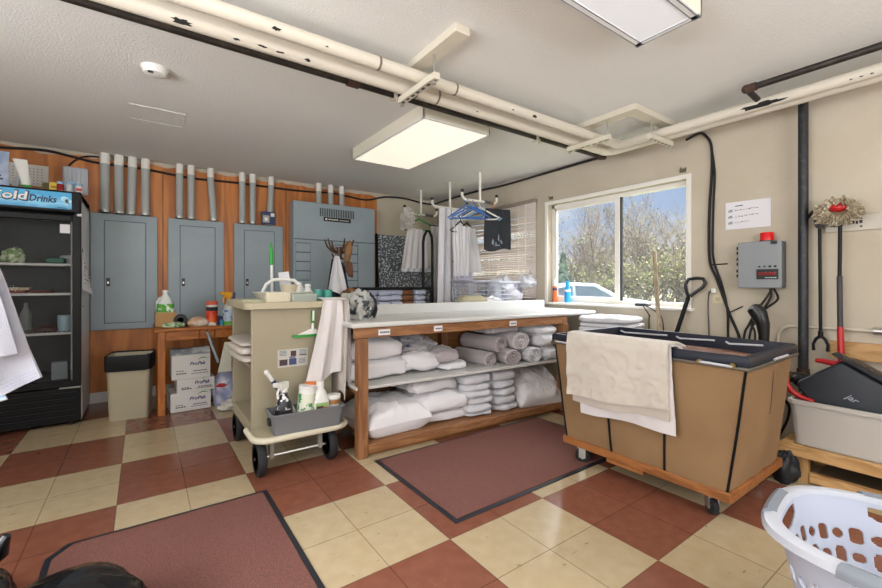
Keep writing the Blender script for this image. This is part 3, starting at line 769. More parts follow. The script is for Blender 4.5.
# ---- cables
def cable(name, label, pts, r, m=None, n=7):
    P = [Vector(p) for p in pts]; out = []
    for i in range(len(P)-1):
        p0, p1, p2, p3 = P[max(i-1, 0)], P[i], P[i+1], P[min(i+2, len(P)-1)]
        for k in range(6):
            t = k/6; out.append(.5*((2*p1)+(-p0+p2)*t+(2*p0-5*p1+4*p2-p3)*t*t+(-p0+3*p1-3*p2+p3)*t**3))
    out.append(P[-1])
    o = B().tube(out, r, n).build(name, m or blackR); return tag(o, label, 'cable')
cable('black_cable', 'thick black cable drooping along the top of the plywood and the window wall',
      [(-1.9, 5.11, 2.31), (-1.09, 5.11, 2.302), (-.85, 5.11, 2.322), (-.69, 5.11, 2.33), (-.51, 5.11, 2.302), (-.34, 5.118, 2.281), (-.035, 5.12, 2.284), (.402, 5.12, 2.25), (.85, 5.12, 2.261), (1.43, 5.115, 2.258), (1.70, 5.12, 2.268), (1.93, 5.12, 2.285), (2.14, 5.12, 2.273), (2.43, 5.12, 2.254), (2.71, 5.125, 2.328), (3.03, 5.125, 2.345), (3.28, 5.125, 2.317), (3.46, 5.10, 2.307), (3.575, 4.99, 2.34), (3.582, 4.68, 2.35), (3.582, 4.15, 2.352), (3.582, 3.68, 2.335), (3.582, 3.0, 2.345), (3.582, 2.52, 2.35), (3.57, 2.38, 2.345)], .012)
cable('black_cable', 'short black cable branching off above the gray slotted rack', [(-.56, 5.115, 2.22), (-.52, 5.115, 2.27), (-.46, 5.115, 2.318), (-.40, 5.115, 2.335), (-.34, 5.112, 2.338)], .008)
cable('black_cable', 'left one of two black cables running down beside the window', [(3.585, 1.60, 2.30), (3.585, 1.50, 2.325), (3.585, 1.45, 2.286), (3.585, 1.415, 2.201), (3.585, 1.41, 2.014), (3.585, 1.424, 1.785), (3.585, 1.431, 1.552), (3.585, 1.424, 1.303), (3.585, 1.375, 1.163), (3.585, 1.288, .899), (3.585, 1.224, .719), (3.585, 1.19, .45), (3.585, 1.19, .03)], .010)
cable('black_cable', 'right one of two black cables running down beside the window', [(3.583, 1.425, 2.255), (3.583, 1.392, 2.013), (3.583, 1.398, 1.783), (3.583, 1.405, 1.473), (3.583, 1.395, 1.302), (3.583, 1.341, 1.124), (3.583, 1.305, .937), (3.583, 1.301, .74), (3.583, 1.30, .03)], .008)
for i, p in enumerate((((3.575, 1.42, 1.281), (3.585, 1.305, 1.285)), ((3.575, 1.295, .915), (3.585, 1.205, .968)))):
    tag(B().tube(p, .0045, 6).build('cable_tie', blackR), ('upper', 'lower')[i]+' long tail of a tie round the black cables', 'cable tie', 'ties on the black cables')
for i, p in enumerate(([(3.545, 1.02, 1.10), (3.55, 1.055, 1.034), (3.57, 1.114, .946), (3.585, 1.169, .835), (3.585, 1.2, .737), (3.585, 1.21, .4), (3.585, 1.2, .03)],
          [(3.545, 1.01, 1.10), (3.57, .995, 1.028), (3.575, 1.067, .956), (3.585, 1.12, .875), (3.585, 1.165, .749), (3.585, 1.17, .4), (3.585, 1.16, .03)],
          [(3.545, 1.03, 1.10), (3.555, 1.03, 1.04), (3.575, 1.09, .93), (3.585, 1.15, .84), (3.585, 1.13, .76), (3.585, 1.14, .4), (3.585, 1.13, .03)])):
    cable('black_cable', ('innermost', 'looping', 'middle')[i]+' thin black cable hanging from the red-topped alarm box', p, .007)
cable('thin_cord', 'thin gray cord plugged into the outlet beside the window', [(3.57, 1.394, 1.085), (3.575, 1.415, 1.078), (3.585, 1.433, 1.05), (3.585, 1.438, .929), (3.585, 1.431, .719), (3.585, 1.43, .02)], .0045, mat('gray_cord', '#4a4a4c', .6))
cable('thin_cord', 'left thin cord hanging below the window sill', [(3.56, 1.95, .945), (3.545, 1.92, .92), (3.575, 1.895, .85), (3.585, 1.905, .79), (3.585, 1.90, .02)], .004)
cable('thin_cord', 'right thin cord hanging below the window sill', [(3.56, 1.93, .945), (3.543, 1.87, .925), (3.575, 1.83, .88), (3.585, 1.78, .76), (3.585, 1.77, .02)], .004)

# ================================================================== DRINKS COOLER
CX0, CX1, CY0, CY1 = -1.17, -.408, 4.41, 5.08
ck = thing('beverage_cooler', 'upright glass door drinks cooler with blue lit header sign', 'cooler', (-.79, 4.75, 0))
coolW = mat('cooler_white_enamel', '#d3d6d9', .4)
b = B(); b.box(CX0, CX0+.03, CY0+.05, CY1, .03, 1.865); b.box(CX1-.03, CX1, CY0+.05, CY1, .03, 1.865); b.box(CX0, CX1, CY1-.03, CY1, .03, 1.865); b.box(CX0, CX1, CY0+.05, CY1, 1.80, 1.865)
b.hexa([(CX0, CY0+.0, 1.865), (CX1, CY0+.0, 1.865), (CX1, CY0+.06, 1.865), (CX0, CY0+.06, 1.865)], [(CX0, CY0+.02, 1.872), (CX1, CY0+.02, 1.872), (CX1, CY0+.06, 1.872), (CX0, CY0+.06, 1.872)])
b.build('cabinet', coolW, ck, bevel=.004)
inm = mat('cooler_liner', '#303234', .5)
b = B(); b.box(CX0+.03, CX0+.045, CY0+.06, CY1-.03, .33, 1.80); b.box(CX1-.045, CX1-.03, CY0+.06, CY1-.03, .33, 1.80); b.box(CX0+.045, CX1-.045, CY1-.045, CY1-.03, .33, 1.80); b.box(CX0+.045, CX1-.045, CY0+.06, CY1-.045, .33, .36); b.box(CX0+.045, CX1-.045, CY0+.06, CY1-.045, 1.76, 1.80)
b.build('liner', inm, ck)
b = B(); b.box(CX0+.003, CX1-.003, CY0+.02, CY0+.5, .03, .305); b.build('base_grille', blackM, ck, bevel=.006)
b = B()
for i in range(5): b.box(CX0+.03, CX1-.03, CY0+.008, CY0+.024, .065+i*.046, .085+i*.046)
b.build('grille_bars', blackM, ck, bevel=.004)
for x in (CX0+.06, CX1-.06):
    for y in (CY0+.08, CY1-.08): B().lathe([(0, 0), (.02, 0), (.02, .032), (0, .032)], (x, y), 12).build('foot', blackR, ck)
d = B(); f = .052
d.box(CX0, CX0+f, CY0, CY0+.045, .315, 1.675); d.box(CX1-f, CX1, CY0, CY0+.045, .315, 1.675); d.box(CX0+f, CX1-f, CY0, CY0+.045, .315, .365); d.box(CX0+f, CX1-f, CY0, CY0+.045, 1.63, 1.675)
d = d.build('door', blackM, ck, bevel=.004)
bx(CX0+f, CX1-f, CY0+.015, CY0+.025, .365, 1.63).build('glass', coolGl, d)
b = B(); b.box(CX1-f-.012, CX1-f, CY0+.026, CY0+.04, .365, 1.63); b.box(CX0+f, CX0+f+.012, CY0+.026, CY0+.04, .365, 1.63); b.build('door_gasket', mat('pale_gasket', '#8d8f8d', .5), d)
stk = bx(-.535, -.475, CY0+.012, CY0+.015, 1.535, 1.605).build('door_sticker', paperM, d)
hg = bx(CX0+.01, CX0+.035, CY0-.04, CY0, .8, 1.2).build('handle', blackP, d, bevel=.006)
bx(CX1-.13, CX1, CY0-.003, CY0+.02, .305, .313).build('hinge_strip', steelM, ck)
sgn = bx(CX0, CX1, CY0-.005, CY0+.05, 1.70, 1.868).build('header', blackM, ck, bevel=.008)
sm_ = bpy.data.materials.new('header_print'); sm_.use_nodes = True
n_ = sm_.node_tree.nodes; l_ = sm_.node_tree.links; bs = n_['Principled BSDF']; tcn = n_.new('ShaderNodeTexCoord'); sp = n_.new('ShaderNodeSeparateXYZ'); l_.new(tcn.outputs['Generated'], sp.inputs[0])
nn_ = n_.new('ShaderNodeTexNoise'); nn_.inputs['Scale'].default_value = 9; l_.new(tcn.outputs['Object'], nn_.inputs[0])
ad = n_.new('ShaderNodeMath'); ad.operation = 'MULTIPLY_ADD'; l_.new(nn_.outputs[0], ad.inputs[0]); ad.inputs[1].default_value = .5; l_.new(sp.outputs['Z'], ad.inputs[2])
rr_ = n_.new('ShaderNodeValToRGB'); l_.new(ad.outputs[0], rr_.inputs[0]); rr_.color_ramp.elements[0].color = lin('#1d86bd'); rr_.color_ramp.elements[1].color = lin('#3f9fd0'); rr_.color_ramp.elements[0].position = .2; rr_.color_ramp.elements[1].position = 1.2
x_ = rr_.color_ramp.elements.new(.6); x_.color = lin('#7cc3e4'); l_.new(rr_.outputs[0], bs.inputs['Base Color']); bs.inputs['Roughness'].default_value = .25
l_.new(rr_.outputs[0], bs.inputs['Emission Color']); bs.inputs['Emission Strength'].default_value = .12
pn = bx(CX0+.02, CX1-.055, CY0-.009, CY0-.004, 1.722, 1.852).build('sign_panel', sm_, sgn)
sx = (1, 0, 0); sz = (0, 0, 1)
text('sign_lettering', 'Cold', (-.937, CY0-.0095, 1.766), sx, sz, .076, mat('sign_navy', '#1b2b57', .4), sgn, bold=.05, shear=.1, width=.234, ext=.0002)
text('sign_lettering', 'Cold', (-.926, CY0-.0095, 1.774), sx, sz, .062, whitePl, sgn, bold=.022, shear=.1, width=.212, ext=.0015)
text('sign_lettering', 'Drinks', (-.708, CY0-.0095, 1.768), sx, sz, .052, mat('sign_navy', '#1b2b57', .4), sgn, bold=.030, shear=.2, width=.158, ext=.001)
b = B()
for (x, z, s_) in ((-.505, 1.80, .022), (-.482, 1.785, .018), (-.495, 1.768, .016)):
    i = b.n(); b.v += [Vector((x+a*s_, CY0-.0105, z+c*s_)) for a, c in ((-1, -.5), (0, -1), (1, -.5), (1, .6), (0, 1), (-1, .6))]; b.face(range(i, i+6))
b.build('ice_cubes', mat('sign_ice', '#a9dcf2', .3), sgn, smooth=False)
stroke('small_lettering', [(0, .055, 0, .005)], (-.545, CY0-.0095, 1.728), sx, sz, mat('sign_navy', '#1b2b57'), sgn)
for z in (.745, 1.06, 1.295):
    b = B()
    b.box(CX0+.047, CX1-.047, CY0+.075, CY0+.085, z-.018, z)
    b.tube([(CX0+.047, CY1-.06, z-.005), (CX1-.047, CY1-.06, z-.005)], .004, 6)
    for k in range(22): x = CX0+.06+k*.0298; b.tube([(x, CY0+.08, z-.005), (x, CY1-.055, z-.005)], .0028, 5)
    b.build('wire_shelf', mat('shelf_wire_white', '#b9bab8', .4), ck)
bx(CX1, CX1+.004, CY0+.09, CY0+.11, 1.34, 1.42).build('side_label', blackP, ck)
B().tube([(CX1-.001, CY0+.10, .95), (CX1+.006, CY0+.10, .95)], .012, 12).build('side_lock', steelM, ck)
# contents
def item(o, label, cat, group=None): return tag(o, label, cat, group)
item(place(lump(.14, .14, .14, 3, .25, 6), -.83, 4.60, 1.297).build('salad_bag', mat('lettuce_bag', '#7d9862', .6, var=(30, '#cfd8bf', .45, .6)), smooth=True), 'bag of lettuce on the top shelf inside the cooler', 'food bag')
item(bx(-.635, -.52, 4.55, 4.65, 1.297, 1.345).build('food_tub', mat('tub_green', '#1e5c45', .4), bevel=.012), 'dark green tub on the top shelf inside the cooler', 'tub')
item(B().lathe([(0, 0), (.045, 0), (.06, .06), (.05, .075), (0, .08)], (-.455-.06, 4.72), 20, z=1.297).build('round_container', lgray), 'pale round container at the right of the cooler top shelf', 'container')
for i, (x, y, w, d_, h_, c) in enumerate(((-.83, 4.60, .16, .14, .02, '#7a3327'), (-.80, 4.62, .14, .12, .022, '#b7a58a'), (-.66, 4.58, .13, .11, .018, '#6b2a22'))):
    z = 1.062 if i != 1 else 1.0825
    item(bx(x-w/2, x+w/2, y-d_/2, y+d_/2, z, z+h_).build('food_packet', mat('packet%d' % i, c, .5), bevel=.005), ('dark red flat packet at the left of the middle cooler shelf', 'cream packet lying on a dark red one in the cooler', 'dark red flat packet at the right of the middle cooler shelf')[i], 'packet', 'flat packets on the middle cooler shelf')
item(place(lump(.16, .1, .06, 7, .15), -.64, 4.60, .747).build('food_packet', mat('dark_loaf', '#4b3129', .6)), 'dark brown packet on the lower cooler shelf', 'packet')
item(B().lathe([(0, 0), (.045, 0), (.05, .12), (.048, .13), (0, .13)], (-.525, 4.6), 20, z=.747).build('jar', mat('pale_blue_jar', '#8fa9b5', .3)), 'pale blue jar on the lower cooler shelf', 'jar')
item(B().lathe([(0, 0), (.035, 0), (.037, .14), (.014, .2), (.014, .235), (0, .235)], (-.76, 4.62), 18, z=.747).build('glass_bottle', mat('clear_glass_bottle', '#8a9290', .1, alpha=.4)), 'clear glass bottle on the lower cooler shelf', 'bottle')
item(bx(-.60, -.50, 4.53, 4.6, .362, .50).build('drink_carton', mat('faint_carton', '#757d84', .5), bevel=.004), 'dull gray carton at the bottom of the cooler', 'carton')
# paper notice on the side
nt_ = thing('paper_notice', 'white paper notice taped to the side of the cooler', 'paper', (CX1+.02, 4.52, 1.1))
def nf(u, v): return (CX1+.006+.055*v*u+.012*sin(u*3), 4.43+.19*u, 1.36-.30*v+.03*(1-u)-.04*u)
B().sheet(nf, 8, 8, .0012).build('sheet', paperM, nt_)
b = B()
for i in range(7):
    v = .14+i*.11
    p0 = Vector(nf(.15, v)); p1 = Vector(nf(.7-.1*(i % 3), v)); o_ = Vector((.002, -.0015, 0))
    i0 = b.n(); b.v += [p0+o_, p1+o_, p1+o_+Vector((0, 0, .007)), p0+o_+Vector((0, 0, .007))]; b.face((i0, i0+1, i0+2, i0+3))
b.build('print_lines', inkM, nt_, smooth=False)
# on top of the cooler
cbg = thing('snack_bag', 'blue and white snack bag with brown round picture on the cooler', 'snack bag', (-.905, 4.5, 1.872))
def cb(sg):
    def f(u, v):
        a, c = 2*u-1, v
        k = max(0, (1-abs(a)**2.5))*(sin(pi*min(1, c*1.0))**.6 if 0 < c < 1 else 0)
        return (-.905+a*.075*(1-.05*sin(c*pi)), 4.50+sg*(.004+.045*k), 1.872+.265*c)
    return f
b = B(); b.surf(cb(1), 14, 16); b.surf(cb(-1), 14, 16)
b.build('bag_film', mat('bag_blue', '#8da3c9', .3, var=(7, '#c9d3e6', .4, .6)), cbg)
b = B(); i0 = b.n(); b.v.append(Vector((-.92, 4.447, 2.03)))
for i in range(16): a = 2*pi*i/16; b.v.append(Vector((-.92+.045*cos(a), 4.453, 2.04+.065*sin(a))))
for i in range(16): b.face((i0, i0+1+i, i0+1+(i+1) % 16))
b.build('round_picture', mat('print_brown', '#4b1f16', .5), cbg, smooth=False)
stroke('print_strokes', [(0, .03, .03, .012), (.04, .10, .03, .012), (0, .05, .005, .01), (.06, .11, .005, .01)], (-.965, 4.450, 1.91), sx, sz, inkM, cbg)
wr_ = thing('perforated_rack', 'white perforated plastic rack on the plywood above the cooler', 'rack', (-.86, 5.11, 1.95))
b = B()
b.box(-.955, -.695, 5.112, 5.122, 2.0, 2.19); wb_ = b.build('back_plate', mat('rack_white', '#cfcdc8', .5), wr_, bevel=.02)
b = B()
for i in range(8):
    for j in range(6): x = -.925+i*.026; z = 2.02+j*.026; b.box(x, x+.008, 5.1105, 5.1125, z, z+.008)
b.build('perforations', grayPl, wr_)
tb = thing('squeeze_tube', 'white squeeze tube standing on its green cap on the cooler', 'tube', (-.74, 4.55, 1.872))
b = B()
def tf(u, v):
    a = 2*pi*u; k = v; return (-.745-.035*k*1.1+cos(a)*(.026+.016*k), 4.55+sin(a)*(.026*(1-k)+.002), 1.905+.2*v)
b.surf(tf, 20, 10, cu=True); b.build('tube_body', whitePl, tb); B().lathe([(0, 0), (.027, 0), (.027, .036), (0, .036)], (-.745, 4.55), 18, z=1.872).build('cap', greenP, tb)
tb = thing('folded_packet', 'white folded packet leaning beside the squeeze tube on the cooler', 'packet', (-.83, 4.55, 1.872))
b = B(); b.hexa([(-.845, 4.59, 1.872), (-.805, 4.59, 1.872), (-.805, 4.62, 1.872), (-.845, 4.62, 1.872)], [(-.80, 4.60, 2.02), (-.775, 4.60, 2.03), (-.775, 4.61, 2.03), (-.80, 4.61, 2.02)]); b.build('packet_film', mat('packet_pale', '#b9bcc2', .4), tb, bevel=.003)
item(bx(-.70, -.60, 4.86, 4.96, 1.866, 2.0).build('tool_box', mat('olive_drab', '#6f6638', .5), bevel=.006), 'dull olive box between the two racks on top of the cooler', 'box')
yb = thing('yellow_box', 'small yellow carton on top of the cooler', 'box', (-.535, 4.66, 1.866)); bx(-.625, -.545, 4.62, 4.68, 1.866, 1.965).build('carton', mat('carton_yellow', '#d7b33a', .5), yb, bevel=.003); bx(-.615, -.555, 4.618, 4.6205, 1.92, 1.935).build('print_bar', mat('print_ochre', '#a57f1f'), yb)
for i, x in enumerate((-.545, -.49, -.43)):
    j = thing('spice_jar', ('red-filled', 'clear', 'white-and-red')[i]+' small jar with lid on the cooler front edge', 'jar', (x, 4.53, 1.872), 'small jars on the cooler')
    B().lathe([(0, 0), (.023, 0), (.023, .06), (.019, .066), (0, .066)], (x, 4.53), 16, z=1.872).build('jar_body', (mat('jar_red', '#8f2424', .2), mat('jar_clear', '#b9c0c4', .15), mat('jar_white', '#d7d0cc', .3))[i], j)
    B().lathe([(0, .066), (.022, .066), (.022, .084), (0, .084)], (x, 4.53), 16, z=1.872).build('lid', (mat('lid_blue', '#8fb2cc', .3)), j)
bx(-.448, -.412, 4.505, 4.5075, 1.895, 1.915).build('label', redP, j)
item(bx(-.50, -.455, 4.60, 4.65, 1.872, 1.985).build('small_box', mat('box_paleblue', '#8fb6d2', .5), bevel=.003), 'small pale blue box behind the jars on the cooler', 'box')
gr = thing('slotted_rack', 'gray slotted plastic rack on the plywood beside the conduits', 'rack', (-.47, 5.1, 1.9))
bx(-.60, -.42, 5.095, 5.122, 1.96, 2.21).build('frame', lgray, gr, bevel=.012)
for i in range(5): bx(-.588+i*.0325, -.570+i*.0325, 5.082, 5.096, 1.975, 2.195).build('slat', lgray, gr, bevel=.004)

# ================================================================== BIN, DESK AND WHAT IS ON AND UNDER IT
tbn = thing('waste_bin', 'beige waste bin with black liner beside the cooler', 'waste bin', (-.06, 4.46, 0))
def rect_loop(w, d, z, r=.03, n=5):
    o = []
    for cx, cy, a0 in ((w/2-r, d/2-r, 0), (-w/2+r, d/2-r, pi/2), (-w/2+r, -d/2+r, pi), (w/2-r, -d/2+r, 1.5*pi)):
        for i in range(n+1): a = a0+pi/2*i/n; o.append(Vector((cx+r*cos(a), cy+r*sin(a), z)))
    return o
def loops(b, Ls, cap0=True, cap1=False):
    i0 = b.n(); k = len(Ls[0])
    for L in Ls: b.v += L
    for i in range(len(Ls)-1):
        for j in range(k): j2 = (j+1) % k; b.face((i0+i*k+j, i0+i*k+j2, i0+(i+1)*k+j2, i0+(i+1)*k+j))
    if cap0: b.face([i0+j for j in range(k)][::-1])
    if cap1: b.face([i0+(len(Ls)-1)*k+j for j in range(k)])
    return b
M_ = T(-.085, 4.47, 0, R(-8)) @ Matrix.Diagonal((1, 1, .965, 1))
loops(B(), [rect_loop(.27, .23, 0), rect_loop(.305, .265, .53), rect_loop(.312, .272, .532), rect_loop(.312, .272, .55), rect_loop(.295, .255, .55), rect_loop(.26, .22, .012)], True, True).xf(M_).build('bin_body', creamPl, tbn)
Ls = []
rnd = random.Random(5)
for z, ex in ((.425, .316), (.44, .322), (.50, .324), (.556, .322), (.562, .316), (.55, .30), (.50, .29), (.35, .27)):
    L = rect_loop(ex, ex-.04, z, .03, 8)
    for i, v in enumerate(L): k = 1+.010*nz3((i*.5, z*9, 0), 1.1, 2); v.x *= k; v.y *= k; v.z += (.013*nz3((i*.6, 0, z), .9, 4) if z > .5 or z < .43 else 0)
    Ls.append(L)
loops(B(), Ls, False, True).xf(M_).build('liner', mat('liner_black', '#101113', .55, spec=.3), tbn)

dk = thing('oak_desk', 'small oak desk against the plywood with slotted apron', 'desk', (.50, 4.6, 0))
bx(.075, .92, 4.27, 4.88, .722, .748).build('tabletop', woodO, dk, bevel=.006)
for x in (.10, .845):
    for y in (4.295, 4.80): bx(x, x+.055, y, y+.055, 0, .722).build('leg', woodZ, dk, bevel=.005)
b = B(); b.box(.155, .845, 4.305, 4.328, .64, .722); ap = b.build('apron', woodO, dk, bevel=.003)
for x in (.405, .465, .525): bx(x, x+.012, 4.302, 4.3055, .648, .716).build('apron_slot', mat('slot_dark', '#6b3c14', .7), ap)
bx(.11, .145, 4.35, 4.80, .64, .722).build('side_apron', woodO, dk, bevel=.003); bx(.155, .845, 4.82, 4.845, .64, .722).build('back_apron', woodO, dk, bevel=.003)
DZ = .748
# cardboard tray box with a jug in it
cbx = thing('cardboard_box', 'small open cardboard box holding the plastic jug on the oak desk', 'cardboard box', (.15, 4.52, DZ))
b = B(); x0, x1, y0, y1, z1 = .083, .243, 4.45, 4.60, DZ+.13
b.box(x0, x1, y0, y0+.004, DZ, z1); b.box(x0, x1, y1-.004, y1, DZ, z1); b.box(x0, x0+.004, y0, y1, DZ, z1); b.box(x1-.004, x1, y0, y1, DZ, z1); b.box(x0, x1, y0, y1, DZ, DZ+.004)
b.build('box_walls', cardM, cbx)
jg = thing('plastic_jug', 'translucent white jug with green label in the cardboard box', 'jug', (.16, 4.525, DZ+.005))
loops(B(), [rect_loop(.125, .10, 0, .03), rect_loop(.13, .105, .02, .03), rect_loop(.13, .105, .19, .035), rect_loop(.09, .08, .25, .035), rect_loop(.045, .045, .28, .02), rect_loop(.042, .042, .30, .02)], True, True).xf(T(.163, 4.525, DZ+.005)).build('jug_body', mat('jug_plastic', '#cfd5d2', .3), jg, smooth=True)
loops(B(), [rect_loop(.132, .107, .125, .035), rect_loop(.132, .107, .20, .035)], False, False).xf(T(.163, 4.525, DZ+.005)).build('label', mat('label_green', '#4f9d33', .5, var=(24, '#dfe8d8', .56, .6)), jg)
B().lathe([(0, 0), (.024, 0), (.024, .022), (0, .022)], (.163, 4.525), 16, z=DZ+.306).build('cap', whitePl, jg)
b = B(); b.tube([(.10, 4.525, DZ+.16), (.10, 4.525, DZ+.22), (.125, 4.525, DZ+.265)], .009, 8); b.build('jug_handle', mat('jug_plastic', '#cfd5d2'), jg)
tp = thing('tape_roll', 'black tape roll standing on edge on the oak desk', 'tape roll', (.28, 4.42, DZ))
b = B(); b.lathe([(.026, -.022), (.055, -.022), (.055, .022), (.026, .022), (.026, -.022)], (0, 0), 28, mt=T(.275, 4.47, DZ+.056, 0, pi/2, 0)); b.build('tape', blackP, tp); bx(.315, .37, 4.45, 4.49, DZ, DZ+.03).build('dispenser_foot', blackP, tp, bevel=.006)
item(place(slab(.17, .10, .045, 2, 1, .4, .7), .215, 4.345, DZ).build('seed_packet', mat('packet_green', '#b9c7a7', .4, var=(28, '#4f7d4a', .5, .6))), 'green and white packet at the front of the oak desk', 'packet')
item(place(lump(.17, .12, .10, 4, .12), .41, 4.40, DZ).build('bread_loaf', mat('bread_bag', '#c3a184', .35, var=(9, '#d8cdc4', .48, .62))), 'tan bread loaf in a clear bag on the oak desk', 'bread')
wp = thing('wipes_canister', 'red-orange wipes canister on the oak desk', 'canister', (.50, 4.40, DZ))
B().lathe([(0, 0), (.047, 0), (.047, .19), (0, .19)], (.522, 4.42), 24, z=DZ).build('canister_body', mat('canister_white', '#d9d5cf', .4), wp)
B().lathe([(.0475, .03), (.0478, .03), (.0478, .135), (.0475, .135)], (.522, 4.42), 24, z=DZ).build('label', mat('label_red_orange', '#cf3f1f', .4, var=(8, '#e06a2a', .45, .6)), wp)
B().lathe([(0, .19), (.05, .19), (.05, .215), (.04, .225), (0, .225)], (.522, 4.42), 24, z=DZ).build('lid', mat('lid_coral', '#c8593f', .4), wp)
B().lathe([(.0479, .135), (.0482, .135), (.0482, .17), (.0479, .17)], (.522, 4.42), 24, z=DZ).build('label_band', darkF, wp)
def spray(name, label, x, y, z, bodym, trigm, liquid=None, s=1.0, rz=0, labm=None, cat='spray bottle'):
    t = thing(name, label, cat, (x, y, z))
    Mx = T(x, y, z, rz) @ Matrix.Scale(s, 4)
    b = B().lathe([(0, 0), (.036, 0), (.04, .01), (.04, .11), (.034, .14), (.017, .175), (.014, .20), (0, .20)], n=24, mt=Mx); b.build('bottle', bodym, t)
    if liquid: B().lathe([(0, .004), (.0405, .004), (.0408, .07), (0, .07)], n=24, mt=Mx).build('liquid', liquid, t)
    if labm: B().lathe([(.0404, .03), (.0412, .03), (.0412, .11), (.0404, .11)], n=24, mt=Mx).build('label', labm, t)
    h = B(); h.box(-.014, .014, -.03, .02, .205, .24); h.hexa([(-.012, -.062, .225), (.012, -.062, .225), (.012, -.03, .215), (-.012, -.03, .215)], [(-.012, -.062, .245), (.012, -.062, .245), (.012, -.028, .242), (-.012, -.028, .242)]); h.lathe([(0, .19), (.018, .19), (.018, .21), (0, .21)], n=16)
    h.xf(Mx); h.build('spray_head', trigm, t, bevel=.004)
    g = B().tube([Vector((0, -.03, .215)), Vector((0, -.042, .19)), Vector((0, -.038, .165))], .006, 6).xf(Mx); g.build('trigger', trigm, t)
    return t
spray('spray_bottle', 'clear spray bottle of green liquid with orange-yellow trigger beside the cart', .655, 4.34, DZ, mat('clear_bottle', '#ccd5d3', .2, alpha=.75), yellowP, mat('green_liquid', '#5aa53a', .3), 1.28, R(-70), mat('label_blue_white', '#aebfd0', .4, var=(20, '#3d6fae', .55, .6)))
item(place(lump(.12, .1, .09, 12, .3), .60, 4.52, DZ).build('purple_packet', mat('purple_film', '#5a4a86', .4, var=(20, '#cfc6d8', .5, .58))), 'purple and white packet behind the wipes canister', 'packet')
bb = thing('blue_bottle', 'small blue-topped bottle beside the green spray bottle', 'bottle', (.59, 4.33, DZ)); B().lathe([(0, 0), (.018, 0), (.018, .05), (0, .055)], (.592, 4.325), 14, z=DZ).build('bottle', mat('blue_translucent', '#3f86a8', .25), bb); B().lathe([(0, .055), (.01, .055), (.01, .085), (0, .085)], (.592, 4.325), 12, z=DZ).build('cap', navyP, bb)
spray('spray_bottle', 'purple-topped spray bottle behind the yellow-triggered one', .72, 4.55, DZ, mat('white_bottle', '#d6d6d8', .35), mat('purple_trigger', '#4a3f7c', .4), None, 1.25, R(-100))

# three cartons
def carton(label, x0, x1, z0, z1, rz, foil, mtx):
    t = thing('carton', label, 'carton', ((x0+x1)/2, 4.47, z0), 'white printed cartons under the desk')
    Mx = T((x0+x1)/2, 4.47, z0, rz); w, h_ = x1-x0, z1-z0; d_ = .28
    bx(-w/2, w/2, -d_/2, d_/2, 0, h_).xf(Mx).build('carton_body', wboxM, t, bevel=.004)
    rr = Mx.to_3x3() @ Vector((1, 0, 0)); o = Mx @ Vector((-w/2, -d_/2-.001, 0))
    navy = mat('print_navy', '#23306b', .6)
    text('brand_lettering', 'ProPak', o+rr*(w*.46)+Vector((0, 0, h_*.56)), rr, sz, .030, navy, t, bold=.03, shear=.25, width=w*.42)
    b = B(); c = []
    for i in range(11):
        a = i/10; c.append((w*.66+a*w*.27, h_*.56+.043+.016*sin(a*pi*.9), .003+.006*sin(a*pi)))
    for i in range(10):
        p = [o+rr*c[i][0]+Vector((0, 0, c[i][1])), o+rr*c[i+1][0]+Vector((0, 0, c[i+1][1]))]; nn = rr.cross(Vector((0, 0, 1)))*.0012; i0 = b.n()
        b.v += [p[0]+nn, p[1]+nn, p[1]+nn+Vector((0, 0, c[i+1][2])), p[0]+nn+Vector((0, 0, c[i][2]))]; b.face((i0, i0+1, i0+2, i0+3))
    b.build('green_swoosh', mat('print_green', '#2f8a4a', .6), t, smooth=False)
    stroke('small_lettering', [(w*.55+i*.022, w*.55+i*.022+.018, h_*.30, .008) for i in range(5)]+[(w*.5+i*.017, w*.5+i*.017+.013, h_*.2, .006) for i in range(8)]+[(w*.12+i*.02, w*.12+i*.02+.016, h_*.22, .010) for i in range(4)]+[(w*.12+i*.02, w*.12+i*.02+.016, h_*.34, .006) for i in range(3)], o, rr, sz, inkM, t)
    if foil:
        b = B(); b.hexa([Mx @ Vector(q) for q in ((-w/2, -d_/2, h_+.001), (w*.02, -d_/2, h_+.001), (w*.02, d_/2, h_+.001), (-w/2, d_/2, h_+.001))], [Mx @ Vector(q) for q in ((-w/2, -d_/2+.06, h_+.04), (w*.02, -d_/2+.08, h_+.045), (w*.02, d_/2, h_+.03), (-w/2, d_/2, h_+.03))])
        b.hexa([Mx @ Vector(q) for q in ((w*.03, -d_/2, h_+.001), (w/2, -d_/2, h_+.001), (w/2, d_/2, h_+.001), (w*.03, d_/2, h_+.001))], [Mx @ Vector(q) for q in ((w*.03, -d_/2+.08, h_+.045), (w/2, -d_/2+.07, h_+.055), (w/2, d_/2, h_+.04), (w*.03, d_/2, h_+.03))])
        b.build('open_flaps', mat('flap_inner', '#8e9298', .5, var=(12, '#c9cacb', .45, .6)), t)
    return t
carton('bottom white carton of the stack under the oak desk', .185, .497, .002, .168, R(3), False, None)
carton('middle thinner white carton of the stack under the oak desk', .235, .53, .169, .285, R(2), False, None)
carton('top white carton with open flaps, upper of the stack under the desk', .20, .50, .286, .50, R(0), True, None)
dpn = thing('dustpan', 'pale upright dustpan with gray handle leaning under the desk', 'dustpan', (.62, 4.3, .28))
b = B(); b.hexa([(.545, 4.215, .335), (.66, 4.215, .335), (.66, 4.245, .325), (.545, 4.245, .325)], [(.605, 4.24, .60), (.66, 4.24, .60), (.66, 4.262, .60), (.605, 4.262, .60)]); b.build('pan', mat('dustpan_white', '#c4c4b4', .5), dpn, bevel=.006)
B().tube([(.555, 4.25, .42), (.49, 4.29, .63), (.47, 4.30, .70)], .011, 10).build('handle', mat('pale_handle', '#8fa1ad', .4), dpn)
